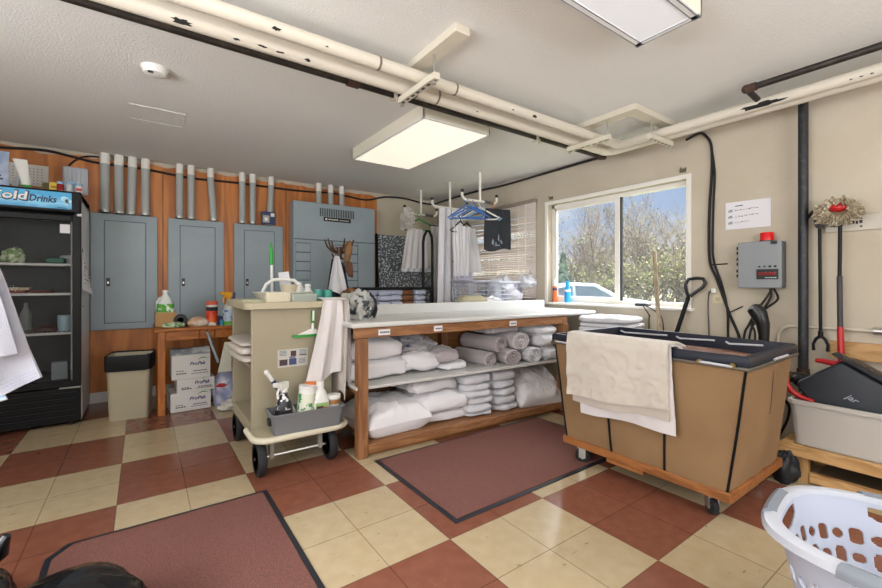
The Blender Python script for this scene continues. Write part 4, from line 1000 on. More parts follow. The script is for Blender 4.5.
ub = thing('plastic_bag', 'bluish plastic bag of odds and ends on the floor under the desk', 'bag', (.60, 4.35, 0))
place(lump(.26, .24, .40, 21, .25, 5), .645, 4.40, 0).build('bag_film', mat('bluish_bag', '#8d93b4', .35, var=(9, '#c9cbd6', .45, .6), bump=(14, .5, .02)), ub)
place(lump(.07, .05, .04, 2, .3), .585, 4.285, .19).build('red_scrap', redP, ub)
item(place(lump(.20, .16, .10, 9, .35, 6), .66, 4.18, 0).build('crumpled_rag', mat('rag_white', '#c6c2b8', .9)), 'crumpled pale rag on the floor behind the cart', 'rag')

# ================================================================== HOUSEKEEPING CART
ct = thing('housekeeping_cart', 'beige plastic housekeeping cart with big spoked rear wheels and front platform', 'cart', (.80, 3.05, 0))
ct['label'] = 'beige plastic housekeeping cart on four black wheels with a front platform'
KX0, KX1, KY0, KY1 = .54, 1.055, 2.76, 3.44
bx(KX0, KX1, KY0, KY0+.03, .235, .985).build('front_panel', beigeP, ct, bevel=.008)
bx(KX0, KX1, KY1-.03, KY1, .235, .985).build('back_panel', beigeP, ct, bevel=.008)
bx(KX1-.03, KX1, KY0+.031, KY1-.031, .235, .985).build('side_panel', beigeP, ct, bevel=.005)
for z in (.235, .60): bx(KX0+.005, KX1-.031, KY0+.031, KY1-.031, z, z+.025).build('shelf', beigeP, ct, bevel=.004)
Lp = [Vector((.815+v.x, 3.09+v.y, 0)) for v in rect_loop(.64, .76, 0, .06, 6)]
def ring(z, k=0): return [Vector((.815+v.x, 3.09+v.y, z)) for v in rect_loop(.64-2*k, .76-2*k, 0, .06, 6)]
loops(B(), [ring(.975, .012), ring(.978), ring(1.015), ring(1.02, .006), ring(1.02, .03), ring(1.004, .04)], True, True).build('top_tray', beigeL, ct)
# lower platform with bumper
def ring2(z, k=0): return [Vector((.80+v.x, 2.985+v.y, z)) for v in rect_loop(.56-2*k, .90-2*k, 0, .09, 6)]
loops(B(), [ring2(.205, .02), ring2(.207, .012), ring2(.237, .012), ring2(.24, .02)], True, True).build('base_platform', beigeP, ct)
pts = [(.52, 2.80, .226), (.52, 2.70, .226)]+[(.80+v.x, 2.985+v.y, .226) for v in rect_loop(.56, .90, 0, .09, 7)[16:32]]+[(1.08, 2.70, .226), (1.08, 2.80, .226)]
B().tube(pts, .019, 10).build('bumper', bumper, ct)
for x, y, r in ((.56, 2.63, .102), (.985, 2.63, .102), (.56, 3.32, .102), (.985, 3.32, .102)):
    w = B().lathe([(.07, -.024), (r-.008, -.024), (r, -.014), (r, .014), (r-.008, .024), (.07, .024), (.07, -.024)], n=32, mt=T(x, y, r, 0, 0, pi/2)).build('wheel', blackR, ct)
    h = B().lathe([(0, -.016), (.02, -.022), (.03, -.012), (.072, -.018), (.072, .018), (.03, .012), (.02, .022), (0, .016)], n=28, mt=T(x, y, r, 0, 0, pi/2)); h.build('hub', mat('hub_ivory', '#b5ae9c', .5), w)
    B().tube([(x-.03, y, r), (x+.03, y, r)], .010, 10).build('hub_cap', mat('hub_bolt', '#5b5a58', .4, metal=.6), w)
for y in (2.63, 3.32):
    B().tube([(.59, y, .102), (.955, y, .102)], .008, 8).build('axle', steelM, ct)
    for x in (.625, .92): bx(x-.012, x+.012, y-.02, y+.02, .09, .206).build('wheel_bracket', mat('bracket_gray', '#8b8880', .5), ct, bevel=.002)
lb = bx(.695, .885, KY0-.0025, KY0, .598, .712).build('care_label', mat('label_pale', '#bdb9b2', .5), ct)
for q in ((.705, .755, .61, .648), (.775, .81, .665, .70), (.83, .878, .665, .672)): bx(q[0], q[1], KY0-.0032, KY0-.0024, q[2], q[3]).build('dark_picture', mat('label_dark', '#473239', .6), lb)
b = B(); b.box(.765, .812, KY0-.0032, KY0-.0024, .61, .652); b.box(.768, .805, KY0-.0032, KY0-.0024, .655, .663); b.build('blue_picture', mat('label_blue', '#3d4a73', .6), lb)
stroke('print_lines', [(.705-.695, .75-.695, .075+i*.009, .005) for i in range(4)]+[(.135, .183, .078+i*.008, .004) for i in range(4)]+[(.13, .175, .018+i*.009, .005) for i in range(4)], (.695, KY0-.0026, .598), (1, 0, 0), (0, 0, 1), mat('label_ink', '#70808a', .6), lb)
sq = thing('squeegee', 'green and white squeegee hanging on the front of the cart', 'squeegee', (.90, 2.75, .79))
B().tube([(.915, 2.742, .955), (.915, 2.742, .875)], [.011, .010], 10).build('handle_grip', greenP, sq)
b = B(); b.box(.909, .921, 2.731, 2.7335, .89, .955); b.build('grip_stripe', whitePl, sq)
b = B(); b.tube([(.915, 2.745, .875), (.915, 2.745, .83)], [.008, .012], 8); b.hexa([(.80, 2.738, .797), (.975, 2.738, .797), (.975, 2.75, .797), (.80, 2.75, .797)], [(.895, 2.738, .835), (.935, 2.738, .835), (.935, 2.75, .835), (.895, 2.75, .835)]); b.build('head', whitePl, sq, bevel=.002)
b = B(); b.box(.785, .985, 2.739, 2.748, .785, .797); b.box(.785, .985, 2.738, 2.750, .795, .802); b.build('blade', greenP, sq)
# linens on the cart shelves (open left side)
for i, (z, h_, sd_, w) in enumerate(((.626, .055, 3, .56), (.682, .05, 6, .58), (.733, .035, 8, .57))):
    item(place(slab(w-.17, .54, h_, sd_, 2, .25, .6, .006), .69, 3.09, z).build('folded_towel', mat('cart_linen', '#c8c0b8', .9, bump=(200, .4, .003))), ('bottom of three folded towels on the cart shelf', 'middle of three folded towels on the cart shelf', 'top of three folded towels on the cart shelf')[i], 'towel', 'towels on the cart shelf')
# sheets draped at the cart's right corner
def drape(u, v):
    a = (u-.5)
    spread = .13+.13*v
    x = 1.095+a*spread*2*.82 - .03*v; x = x if x < 1.07 else 1.07+(x-1.07)*.5
    fold = .020*sin(u*19+1.5*v)*(.3+v)+.008*sin(u*43+3)*v
    if v < .14:
        t = v/.14; y = 2.86-.15*t+0*a; z = 1.035-.004*t
        return (x, y+fold*.2*t, z)
    t = (v-.14)/.86
    y = 2.69-.022*sin(min(1, t*3)*pi/2)+fold*.9
    z = 1.03-.56*t*(1-.10*sin(u*3.1+.4)+.06*sin(u*9))
    return (x, y, z)
item(B().sheet(drape, 44, 34, .006).build('draped_sheet', mat('draped_linen', '#cdc8c8', .9, sheen=.3, bump=(150, .25, .002))), 'white sheet draped over the right front corner of the cart', 'sheet')
def drape2(u, v):
    a = u-.5; x = 1.150+a*(.05+.10*v); fold = .014*sin(u*15+2*v)
    if v < .12: t = v/.12; return (1.07+.042*t, 2.74+a*.24, 1.030)
    t = (v-.12)/.88
    return (1.112-.035*t+.008*sin(u*13)*t, 2.62+u*.24-.02*t, 1.028-.66*t*(1-.08*sin(u*5)))
item(B().sheet(drape2, 30, 26, .006).build('draped_sheet', mat('draped_linen2', '#bfb6ae', .9, sheen=.3, bump=(150, .25, .002))), 'longer beige sheet hanging at the right side of the cart behind the white one', 'sheet')
# tote tray on the platform
TM = T(.825, 2.605, .243, R(-3))
tt = thing('tote_tray', 'gray tote tray of cleaning bottles on the cart platform', 'tray', (.825, 2.605, .243))
loops(B(), [rect_loop(.40, .15, 0, .025), rect_loop(.43, .18, .115, .025), rect_loop(.45, .20, .116, .03), rect_loop(.45, .20, .126, .03), rect_loop(.425, .175, .126, .025), rect_loop(.395, .145, .006, .022)], True, True).xf(TM).build('tray_body', grayTote, tt)
b = B(); b.box(-.224, -.207, -.03, .03, .05, .085); b.xf(TM); b.build('hand_slot', blackP, tt)
def inT(x, y, z=.008): v = TM @ Vector((x, y, z)); return v
v = inT(-.135, -.02); spray('spray_bottle', 'black and white spray bottle with orange band at the left of the gray tray', v.x, v.y, v.z, mat('bottle_dark', '#23242c', .35, var=(26, '#dcdcde', .56, .6)), whitePl, None, 1.22, R(-60), mat('label_black_orange', '#1d1e26', .4, var=(13, '#e0701f', .58, .62)))
br_ = thing('scrub_brush', 'long white scrub brush with blue grip sticking out of the gray tray', 'brush', tuple(inT(-.09, .03)))
p0, p1 = inT(-.06, .045, .10), Vector((.605, 2.66, .600))
dd = (p1-p0)
B().tube([p0-dd*.25, p0+dd*.5, p1], [.010, .011, .013], 10).build('handle', whitePl, br_); B().sph(p1, .015).build('handle_end', whitePl, br_)
B().tube([p0+dd*.48, p0+dd*.78], .0145, 10).build('blue_grip', navyP, br_); B().tube([p0-dd*.25, p0-dd*.12], [.03, .028], 12).build('brush_head', navyP, br_)
wc = thing('wipes_canister', 'white wipes canister with green print, leaning in the gray tray', 'canister', tuple(inT(-.015, -.005)))
Mw = TM @ T(-.01, 0, .012, 0, 0, R(6))
B().lathe([(0, 0), (.055, 0), (.055, .225), (0, .225)], n=24, mt=Mw).build('canister_body', whitePl, wc); B().lathe([(.0, .225), (.057, .225), (.057, .245), (0, .248)], n=24, mt=Mw).build('lid', mat('lid_white', '#dcdcda', .4), wc)
B().lathe([(.0553, .09), (.0558, .09), (.0558, .20), (.0553, .20)], n=24, mt=Mw).build('label', mat('label_mixed', '#d8d8c8', .4, var=(30, '#3f8f4f', .54, .58)), wc)
wc2 = thing('wipes_canister', 'canister with orange lid half hidden behind the leaning white one', 'canister', tuple(inT(.045, .05)))
v = inT(.05, .05); B().lathe([(0, 0), (.04, 0), (.04, .23), (0, .23)], (v.x, v.y), 20, z=v.z).build('canister_body', mat('dark_can', '#5c4a44', .4), wc2); B().lathe([(0, .23), (.042, .23), (.042, .255), (0, .255)], (v.x, v.y), 20, z=v.z).build('lid', orangeP, wc2)
wbq = thing('cleaner_bottle', 'white bottle with green and red label in the gray tray', 'bottle', tuple(inT(.085, -.01)))
Mb = TM @ T(.085, -.015, .008) @ Matrix.Scale(1.22, 4)
loops(B(), [rect_loop(.085, .055, 0, .025), rect_loop(.088, .058, .12, .025), rect_loop(.06, .05, .165, .024), rect_loop(.034, .034, .185, .016), rect_loop(.034, .034, .19, .016)], True, True).xf(Mb).build('bottle_body', whitePl, wbq)
B().lathe([(0, .19), (.02, .19), (.019, .222), (0, .222)], n=16, mt=Mb).build('cap', whitePl, wbq)
b = B(); b.box(-.032, .032, -.0305, -.0290, .03, .115); b.xf(Mb); lbl = b.build('label', mat('label_leaf', '#8fb06a', .5), wbq)
b = B(); b.box(-.026, .008, -.0315, -.0305, .075, .10); b.xf(Mb); b.build('label_dark_print', mat('label_print', '#3f3a3a'), lbl); b = B(); b.box(0, .028, -.0318, -.0305, .07, .092); b.xf(Mb); b.build('label_red_print', redP, lbl)
v = inT(.175, 0); cn = thing('short_jar', 'short white jar with brown band at the right of the gray tray', 'jar', tuple(v))
B().lathe([(0, 0), (.042, 0), (.042, .15), (0, .15)], (v.x, v.y), 22, z=v.z).build('jar_body', mat('jar_gray', '#b4b4b6', .4), cn); B().lathe([(.0424, .115), (.0428, .115), (.0428, .142), (.0424, .142)], (v.x, v.y), 22, z=v.z).build('band', mat('band_brown', '#9a6a3a', .5), cn); B().lathe([(0, .15), (.045, .15), (.045, .17), (.036, .173), (0, .167)], (v.x, v.y), 22, z=v.z).build('lid', whitePl, cn)
# things on top of the cart
TZ = 1.005
cl = thing('cleaning_caddy', 'white oval caddy with arched handle on top of the cart', 'caddy', (.83, 3.22, TZ))
loops(B(), [rect_loop(.34, .20, 0, .06, 6), rect_loop(.40, .25, .06, .07, 6), rect_loop(.42, .27, .062, .08, 6), rect_loop(.42, .27, .070, .08, 6), rect_loop(.385, .235, .070, .07, 6), rect_loop(.33, .19, .008, .06, 6)], True, True).xf(T(.86, 3.24, TZ)).build('basin', mat('caddy_white', '#c6c3b6', .45), cl)
B().tube([(.705, 3.24, TZ+.06), (.735, 3.24, TZ+.125), (.785, 3.24, TZ+.158), (.86, 3.24, TZ+.164), (.935, 3.24, TZ+.155), (.985, 3.24, TZ+.12), (1.01, 3.24, TZ+.06)], .012, 10).build('handle', whitePl, cl)
pb_ = thing('brush_pole', 'white brush pole with green grip standing upright on the cart', 'brush', (.79, 3.26, TZ))
B().tube([(.79, 3.30, TZ+.012), (.787, 3.30, TZ+.29)], .010, 10).build('pole', whitePl, pb_); B().tube([(.787, 3.30, TZ+.27), (.785, 3.30, TZ+.30), (.785, 3.30, TZ+.36), (.784, 3.30, TZ+.41), (.784, 3.30, TZ+.44)], [.012, .016, .015, .009, .005], 12).build('grip', greenP, pb_)
cdn = thing('cardstock_sign', 'small printed white card tilted among the bottles on the cart', 'card', (.90, 3.33, TZ+.1))
b = B(); b.hexa([(.868, 3.32, TZ+.012), (.955, 3.31, TZ+.012), (.955, 3.313, TZ+.012), (.868, 3.323, TZ+.012)], [(.850, 3.36, TZ+.215), (.925, 3.35, TZ+.225), (.925, 3.353, TZ+.225), (.850, 3.363, TZ+.215)]); b.build('card', paperM, cdn)
bkt = thing('small_tub', 'beige lidded tub in the caddy on the cart', 'tub', (.90, 3.25, TZ)); B().lathe([(0, 0), (.055, 0), (.06, .10), (.062, .11), (0, .11)], (.90, 3.235), 22, z=TZ+.014).build('tub_body', mat('tub_beige', '#c9bca4', .5), bkt)
for i, (x, y) in enumerate(((.965, 3.22), (1.03, 3.21))):
    t = thing('glass_shaker', ('left', 'right')[i]+' of two clear-topped bottles on the cart behind the teal cups', 'bottle', (x, y, TZ), 'clear bottles on the cart')
    B().lathe([(0, 0), (.036, 0), (.036, .06), (.022, .095), (.02, .11), (0, .11)], (x, y), 18, z=TZ+.014 if i == 0 else TZ).build('bottle', mat('frosted_bottle', '#cfd0cc', .25), t); B().lathe([(0, .11), (.022, .11), (.022, .125), (0, .13)], (x, y), 18, z=TZ+.014 if i == 0 else TZ).build('cap', whitePl, t)
item(place(slab(.055, .05, .085, 3, 1, .5, .7, .002), 1.085, 3.14, TZ).build('soap_bar_box', whitePl), 'small white box at the right back of the cart top', 'box')
item(loops(B(), [rect_loop(.155, .09, 0, .015), rect_loop(.165, .10, .065, .015), rect_loop(.165, .10, .07, .015), rect_loop(.15, .085, .06, .015)], True, True).xf(T(.735, 2.93, TZ)).build('white_tray', mat('cream_box', '#d6ccb4', .5)), 'cream open box at the left front of the cart top', 'tray')
item(B().lathe([(0, 0), (.035, 0), (.038, .07), (0, .072)], (.795, 2.98), 18, z=TZ).build('white_cup', whitePl), 'white cup beside the cream box on the cart top', 'cup')
cbx = thing('clear_dish', 'clear dish of green and white packets on the cart top', 'dish', (.905, 2.92, TZ)); loops(B(), [rect_loop(.17, .09, 0, .015), rect_loop(.185, .10, .06, .015), rect_loop(.18, .095, .06, .015), rect_loop(.165, .085, .005, .015)], True, True).xf(T(.905, 2.92, TZ)).build('dish_body', mat('dish_clear', '#c5ccc4', .15, alpha=.55), cbx)
place(slab(.15, .075, .05, 4, 1, .4, .8), .905, 2.92, TZ+.007).build('packets', mat('dish_packets', '#b9c2b0', .5, var=(40, '#4f6d52', .5, .6)), cbx)
for i, (x, y) in enumerate(((1.015, 2.93), (1.085, 2.93))):
    item(B().lathe([(0, 0), (.030, 0), (.033, .085), (.029, .085), (.027, .008), (0, .008)], (x, y), 22, z=TZ).build('teal_cup', tealP), ('left', 'right')[i]+' of two teal cups on the cart top', 'cup', 'teal cups on the cart')
item(place(slab(.16, .11, .022, 5, 1, .5, .6, .003), .60, 3.03, TZ).build('folded_cloth', mat('pale_green_cloth', '#b8bb9e', .9)), 'flat pale green cloth at the left end of the cart top', 'cloth')

# ================================================================== FOLDING COUNTER (built square, then turned 3 degrees with everything on it)
QX0, QX1, QY0, QY1 = 1.075, 3.475, 2.47, 3.12
cnt = thing('folding_counter', 'long white topped wooden folding counter with two open shelves', 'counter', ((QX0+QX1)/2, (QY0+QY1)/2, 0))
b = B(); b.box(QX0, QX1, QY0, QY1, .848, .882); b.build('countertop', counterM, cnt, bevel=.012, seg=3)
b = B(); b.box(QX0+.0, QX1, QY1, QY1+.022, .846, .962); b.build('backsplash', counterM, cnt, bevel=.006)
sc_ = B(); i0 = sc_.n()
for k in range(14): a = k/13*2*pi; sc_.v.append(Vector((1.62+.035*cos(a)*(1+.3*sin(3*a)), 2.60+.008*sin(a), .8826)))
sc_.face(range(14)); sc_.box(1.54, 1.60, 2.598, 2.600, .8822, .8826); sc_.build('burn_mark', mat('burn_mark', '#4a4034', .7), cnt, smooth=False)
b = B(); b.box(1.10, 3.10, 2.492, 2.522, .780, .846); apn = b.build('apron', woodC, cnt, bevel=.003)
for x, w in ((1.307, .085), (1.731, .07), (2.45, .075)):
    c_ = bx(x-w/2, x+w/2, 2.4895, 2.492, .793, .831).build('shelf_card', paperM, apn)
    stroke('card_scribble', [(.012+i*.014, .022+i*.014, .012, .012) for i in range(int(w/.014)-1)], (x-w/2, 2.4892, .793), (1, 0, 0), (0, 0, 1), inkM, apn)
b = B(); b.box(1.10, 3.10, 3.08, 3.118, .780, .846); b.build('rear_apron', woodC, cnt)
for x in (1.125, 3.04):
    bx(x, x+.068, 2.486, 2.560, 0, .779).build('post', woodCz, cnt, bevel=.004); bx(x, x+.068, 3.03, 3.10, 0, .779).build('post', woodCz, cnt, bevel=.004)
bx(2.10, 2.16, 3.02, 3.075, .102, .779).build('post', woodCz, cnt, bevel=.003)
bx(1.194, 3.039, 3.1, 3.116, .06, .779).build('back_panel', woodD, cnt)
bx(1.115, 3.10, 2.505, 3.075, .442, .462).build('shelf', shelfM, cnt, bevel=.002)
bx(1.13, 1.19, 2.561, 3.03, .41, .441).build('shelf_bearer', woodC, cnt)
bx(1.194, 3.04, 2.49, 3.075, .066, .084).build('bottom_shelf', woodC, cnt, bevel=.003)
bx(1.194, 3.04, 2.489, 2.512, .03, .065).build('bottom_rail', woodC, cnt, bevel=.002)
bx(1.194, 3.04, 2.53, 2.55, 0, .066).build('kick_board', woodD, cnt)
rotc(cnt)
def lin_(b, name, label, cat, group, m=linen):
    o = b.build(name, m); tag(o, label, cat, group); rotc(o); return o
S1z, S0z = .462, .084
# upper shelf, left part
lin_(place(slab(.46, .50, .135, 1, 2, .3, .5, .012, .05), 1.345, 2.88, S1z, R(2)), 'folded_blanket', 'lower of two thick white folded blankets at the left end of the upper shelf', 'blanket', 'linens on the upper shelf')
lin_(place(slab(.44, .48, .15, 2, 1, .3, .5, .014, .05, .02), 1.33, 2.88, S1z+.132, R(-2)), 'folded_blanket', 'upper of two thick white folded blankets at the left end of the upper shelf', 'blanket', 'linens on the upper shelf')
lin_(place(slab(.36, .42, .155, 3, 4, .4, .6, .022, .04), 1.70, 2.86, S1z), 'folded_duvet', 'bulky wrinkled white duvet under the clear bag on the upper shelf', 'duvet', 'linens on the upper shelf')
pbg = thing('plastic_linen_bag', 'clear plastic bag of linens squeezed on top of the duvet, upper shelf', 'bag', (1.69, 2.86, S1z+.155))
place(lump(.30, .30, .10, 4, .25, 5), 1.68, 2.88, S1z+.148).build('linen_inside', graycloth, pbg)
place(lump(.35, .34, .145, 9, .35, 7), 1.69, 2.87, S1z+.150).build('bag_film', mat('clear_bag_film', '#dfe0e6', .15, alpha=.38, bump=(18, .9, .02)), pbg)
place(lump(.05, .03, .03, 2, .2), 1.62, 2.715, S1z+.20).build('blue_tag', navyP, pbg)
rotc(pbg)
lin_(place(slab(.25, .36, .06, 6, 2, .4, .6, .016, .05), 1.97, 2.80, S1z, R(10)), 'folded_sheet', 'lower of two small white folded sheets next to the post on the upper shelf', 'sheet', 'linens on the upper shelf')
lin_(place(slab(.24, .34, .10, 8, 3, .45, .7, .02, .05), 1.93, 2.80, S1z+.058, R(-6)), 'folded_sheet', 'upper of two small rumpled folded sheets next to the post on the upper shelf', 'sheet', 'linens on the upper shelf', graycloth)
# upper shelf, right part : rolled towels and sheets
tw = mat('rolled_towel', '#c7c0c2', .95, sheen=.4, bump=(320, .6, .004))
for x, y, z, r, L, rz, lb, m in ((2.28, 2.80, 0, .068, .40, 6, 'leftmost rolled towel on the bottom row of the upper shelf', graycloth), (2.53, 2.76, 0, .075, .42, -8, 'second rolled towel on the bottom row of the upper shelf', graycloth), (2.40, 2.82, .105, .075, .42, 8, 'gray rolled towel lying on the two left rolls of the upper shelf', graycloth),
      (2.74, 2.74, 0, .078, .42, -3, 'white rolled towel with open spiral end at the right of the bottom row, upper shelf', terry), (2.62, 2.78, .118, .085, .44, -5, 'large white rolled towel in the middle of the second row, upper shelf', tw)):
    lin_(place(roll(L, r, int(x*10)), x, y, S1z+z, R(rz)), 'rolled_towel', lb, 'towel', 'rolled towels on the upper shelf', m)
lin_(place(slab(.36, .40, .06, 21, 2, .4, .6, .02, .05), 2.52, 2.86, S1z+.245, R(4)), 'folded_sheet', 'white folded sheet on top of the rolled towels, upper shelf', 'sheet', 'linens on the upper shelf', tw)
lin_(place(slab(.22, .42, .12, 22, 4, .45, .7, .03, .05), 2.93, 2.72, S1z, R(3)), 'towel_bundle', 'bottom rumpled white towel bundle at the right end of the upper shelf', 'towel', 'linens on the upper shelf', terry)
lin_(place(slab(.26, .44, .11, 23, 4, .45, .7, .03, .05), 2.91, 2.71, S1z+.118, R(-3)), 'towel_bundle', 'middle rumpled white towel bundle at the right end of the upper shelf', 'towel', 'linens on the upper shelf', terry)
lin_(place(slab(.24, .42, .075, 24, 3, .45, .7, .025, .05), 2.90, 2.73, S1z+.227, R(5)), 'towel_bundle', 'top rumpled white towel bundle just under the counter apron, right end', 'towel', 'linens on the upper shelf', linen)
# bottom shelf
lin_(place(pillow(.52, .52, .25, 31), 1.44, 2.775, S0z, R(4)), 'bed_pillow', 'big white pillow at the left front of the bottom shelf', 'pillow', 'pillows on the bottom shelf')
lin_(place(slab(.50, .44, .085, 33, 2, .35, .55, .012, .05), 1.90, 2.82, S0z, R(3)), 'folded_duvet', 'bottom flat one of three white folded duvets on the bottom shelf', 'duvet', 'linens on the bottom shelf')
lin_(place(slab(.48, .50, .15, 34, 1, .35, .6, .018, .05, .02), 1.84, 2.80, S0z+.083, R(-4)), 'folded_duvet', 'thick middle one of three white folded duvets on the bottom shelf', 'duvet', 'linens on the bottom shelf')
lin_(place(slab(.42, .46, .115, 35, 2, .4, .6, .02, .05, .02), 1.78, 2.82, S0z+.230, R(5)), 'folded_duvet', 'top one of three white folded duvets on the bottom shelf', 'duvet', 'linens on the bottom shelf')
zz = 0
for i, (h_, dx, rz) in enumerate(((.04, 0, 3), (.06, -.01, -2), (.06, 0, 4), (.055, -.015, 1), (.05, -.01, -3), (.085, -.03, 5))):
    lin_(place(slab(.26, .40, h_, 41+i, 1, .4, .6, .010), 2.17+dx, 2.745-.01*(i % 2), S0z+zz, R(rz)), 'folded_towel', ('lowest', 'second', 'third', 'fourth', 'fifth', 'topmost')[i]+' folded white towel in the left stack of the bottom shelf', 'towel', 'towel stacks on the bottom shelf', terry); zz += h_-.002
zz = 0
for i, (h_, dx, rz) in enumerate(((.055, .02, 12), (.07, 0, 8), (.07, 0, 12), (.06, -.01, 9), (.085, -.01, 10))):
    lin_(place(slab(.24, .42, h_, 51+i, 1, .4, .6, .012), 2.43+dx, 2.76, S0z+zz, R(rz)), 'folded_towel', ('lowest', 'second', 'third', 'fourth', 'topmost')[i]+' folded white towel in the right stack of the bottom shelf', 'towel', 'towel stacks on the bottom shelf', terry); zz += h_-.002

lin_(place(pillow(.56, .46, .24, 61, .014), 2.86, 2.745, S0z+.05, R(-2), R(34), R(6)), 'bed_pillow', 'plump white pillow leaning at the right end of the bottom shelf', 'pillow', 'pillows on the bottom shelf')


# gray patterned bundle on the counter
gb = thing('fabric_bundle', 'gray patterned fabric bundle with dark strap on the left end of the counter', 'bundle', (1.25, 2.78, .883))
place(lump(.22, .26, .24, 14, .35, 7), 1.24, 2.80, .883).build('bundle_fabric', clothP, gb)
B().tube([(1.335, 2.73, .89), (1.352, 2.72, .95), (1.34, 2.72, 1.02), (1.30, 2.73, 1.07), (1.25, 2.74, 1.085)], .010, 8).build('strap', blackR, gb)
rotc(gb)

# ================================================================== BEHIND THE COUNTER
# low white table behind the backsplash
ut = thing('utility_table', 'low white table hidden behind the counter backsplash, holding the laundry baskets', 'table', (3.05, 3.5, 0))
bx(2.50, 3.56, 3.24, 3.80, .885, .91).build('tabletop', counterM, ut, bevel=.004)
for x in (2.53, 3.49):
    for y in (3.27, 3.73): bx(x, x+.04, y, y+.04, 0, .885).build('leg', whiteP, ut)
UZ = .91
def basket(name, label, cx, cy, z, w, d, h, m, rows=5, cols=9, taper=.88):
    t = thing(name, label, 'laundry basket', (cx, cy, z))
    # lattice walls from strips
    b = B()
    def at(s_, u, zz):
        k = taper+(1-taper)*zz/h; L = rect_loop(w*k, d*k, zz, .05*k, 4); n = len(L); f = u*n; i = int(f) % n; return L[i].lerp(L[(i+1) % n], f-int(f))+Vector((cx, cy, z))
    for j in range(rows+1):
        zz = .02+(h-.03)*j/rows; L = [at(0, i/60, zz) for i in range(60)]; b.tube(L, .006, 4, closed=True)
    N = cols*4
    for i in range(N): b.tube([at(0, (i+.5)/N, .0), at(0, (i+.5)/N, h)], .006, 4)
    b.build('lattice_wall', m, t, smooth=True)
    bx(cx-w*taper/2, cx+w*taper/2, cy-d*taper/2, cy+d*taper/2, z, z+.008).build('base', m, t)
    L = [Vector((cx, cy, z+h))+v for v in rect_loop(w+.02, d+.02, 0, .06, 6)]
    b = B().tube(L, .013, 8, closed=True); b.build('rim', m, t)
    return t
basket('laundry_basket', 'pale gray plastic laundry basket heaped with white fabric, by the blind', 3.33, 3.51, UZ, .44, .42, .24, mat('basket_pale', '#c6cbd6', .4))
item(place(lump(.46, .42, .32, 71, .3, 6), 3.36, 3.50, UZ+.03).build('fabric_heap', mat('white_film_fabric', '#d9d9e0', .5, bump=(20, .8, .02))), 'white crumpled fabric heaped in the pale laundry basket', 'fabric')
item(place(lump(.16, .22, .16, 73, .3, 6), 3.53, 3.27, UZ+.19).build('fabric_fold', mat('white_film_fabric', '#d9d9e0', .5)), 'white fabric spilling from the laundry basket toward the window', 'fabric')
basket('laundry_basket', 'darker gray laundry basket with handle, left of the heaped one', 2.96, 3.58, UZ, .30, .36, .25, mat('basket_gray', '#9b9ea8', .45))
item(place(slab(.34, .18, .10, 75, 1, .6, .8, .01), 2.77, 3.33, UZ, R(-3)).build('khaki_pouch', khaki), 'khaki cloth pouch behind the backsplash', 'pouch')
item(place(lump(.22, .14, .10, 77, .35, 6), 3.03, 3.31, UZ).build('crumpled_cloth', linen), 'crumpled white cloth next to the khaki pouch', 'cloth')

# black rack with folded pale fabric
rk = thing('black_rack', 'black tubular metal rack holding pale folded fabric behind the counter', 'rack', (2.28, 4.12, 0))
for x in (1.87, 2.71):
    for y in (4.0, 4.28): B().tube([(x, y, 0), (x, y, 1.08)], .013, 10).build('upright', blackM, rk)
for y in (4.0, 4.28): B().tube([(1.87, y, 1.08), (2.71, y, 1.08)], .015, 10).build('top_rail', blackM, rk)
for x in (1.87, 2.71): B().tube([(x, 4.0, 1.08), (x, 4.28, 1.08)], .013, 10).build('side_rail', blackM, rk)
bx(1.865, 2.715, 3.99, 4.29, .86, .875).build('shelf', blackM, rk)
B().tube([(2.80, 4.30, 0), (2.80, 4.30, 1.64), (2.815, 4.30, 1.72), (2.85, 4.30, 1.785), (2.89, 4.30, 1.785), (2.925, 4.30, 1.72), (2.935, 4.30, 1.62), (2.935, 4.30, 0)], .017, 10).build('hooped_post', blackM, rk)
for c, (x, m, nm) in enumerate(((1.975, denimM, 'leftmost pale'), (2.135, denimM, 'second pale'), (2.285, denimM, 'third pale'), (2.43, brownF, 'brown'), (2.60, denimM, 'rightmost pale'))):
    for r in range(3):
        w = .155 if m is denimM else .15
        item(place(slab(w, .22, .066, c*7+r, 1, .35, .6, .006), x, 4.14, .876+r*.064).build('folded_garment', m), ('bottom', 'middle', 'top')[r]+' folded garment of the '+nm+' pile in the black rack', 'garment', 'folded garments in the black rack')
item(place(lump(.24, .2, .24, 81, .3, 6), 1.74, 4.06, .876).build('brown_bundle', mat('brown_bundle', '#8a5a38', .85, var=(12, '#5e3a24', .45, .6))), 'brown leather-like bundle at the left of the black rack', 'bundle')
# side ledge the bundle rests on belongs to the rack
bx(1.62, 1.865, 3.99, 4.29, .86, .875).build('side_ledge', blackM, rk); 
for y in (4.0, 4.28): B().tube([(1.63, y, 0), (1.63, y, .86)], .011, 8).build('ledge_leg', blackM, rk)
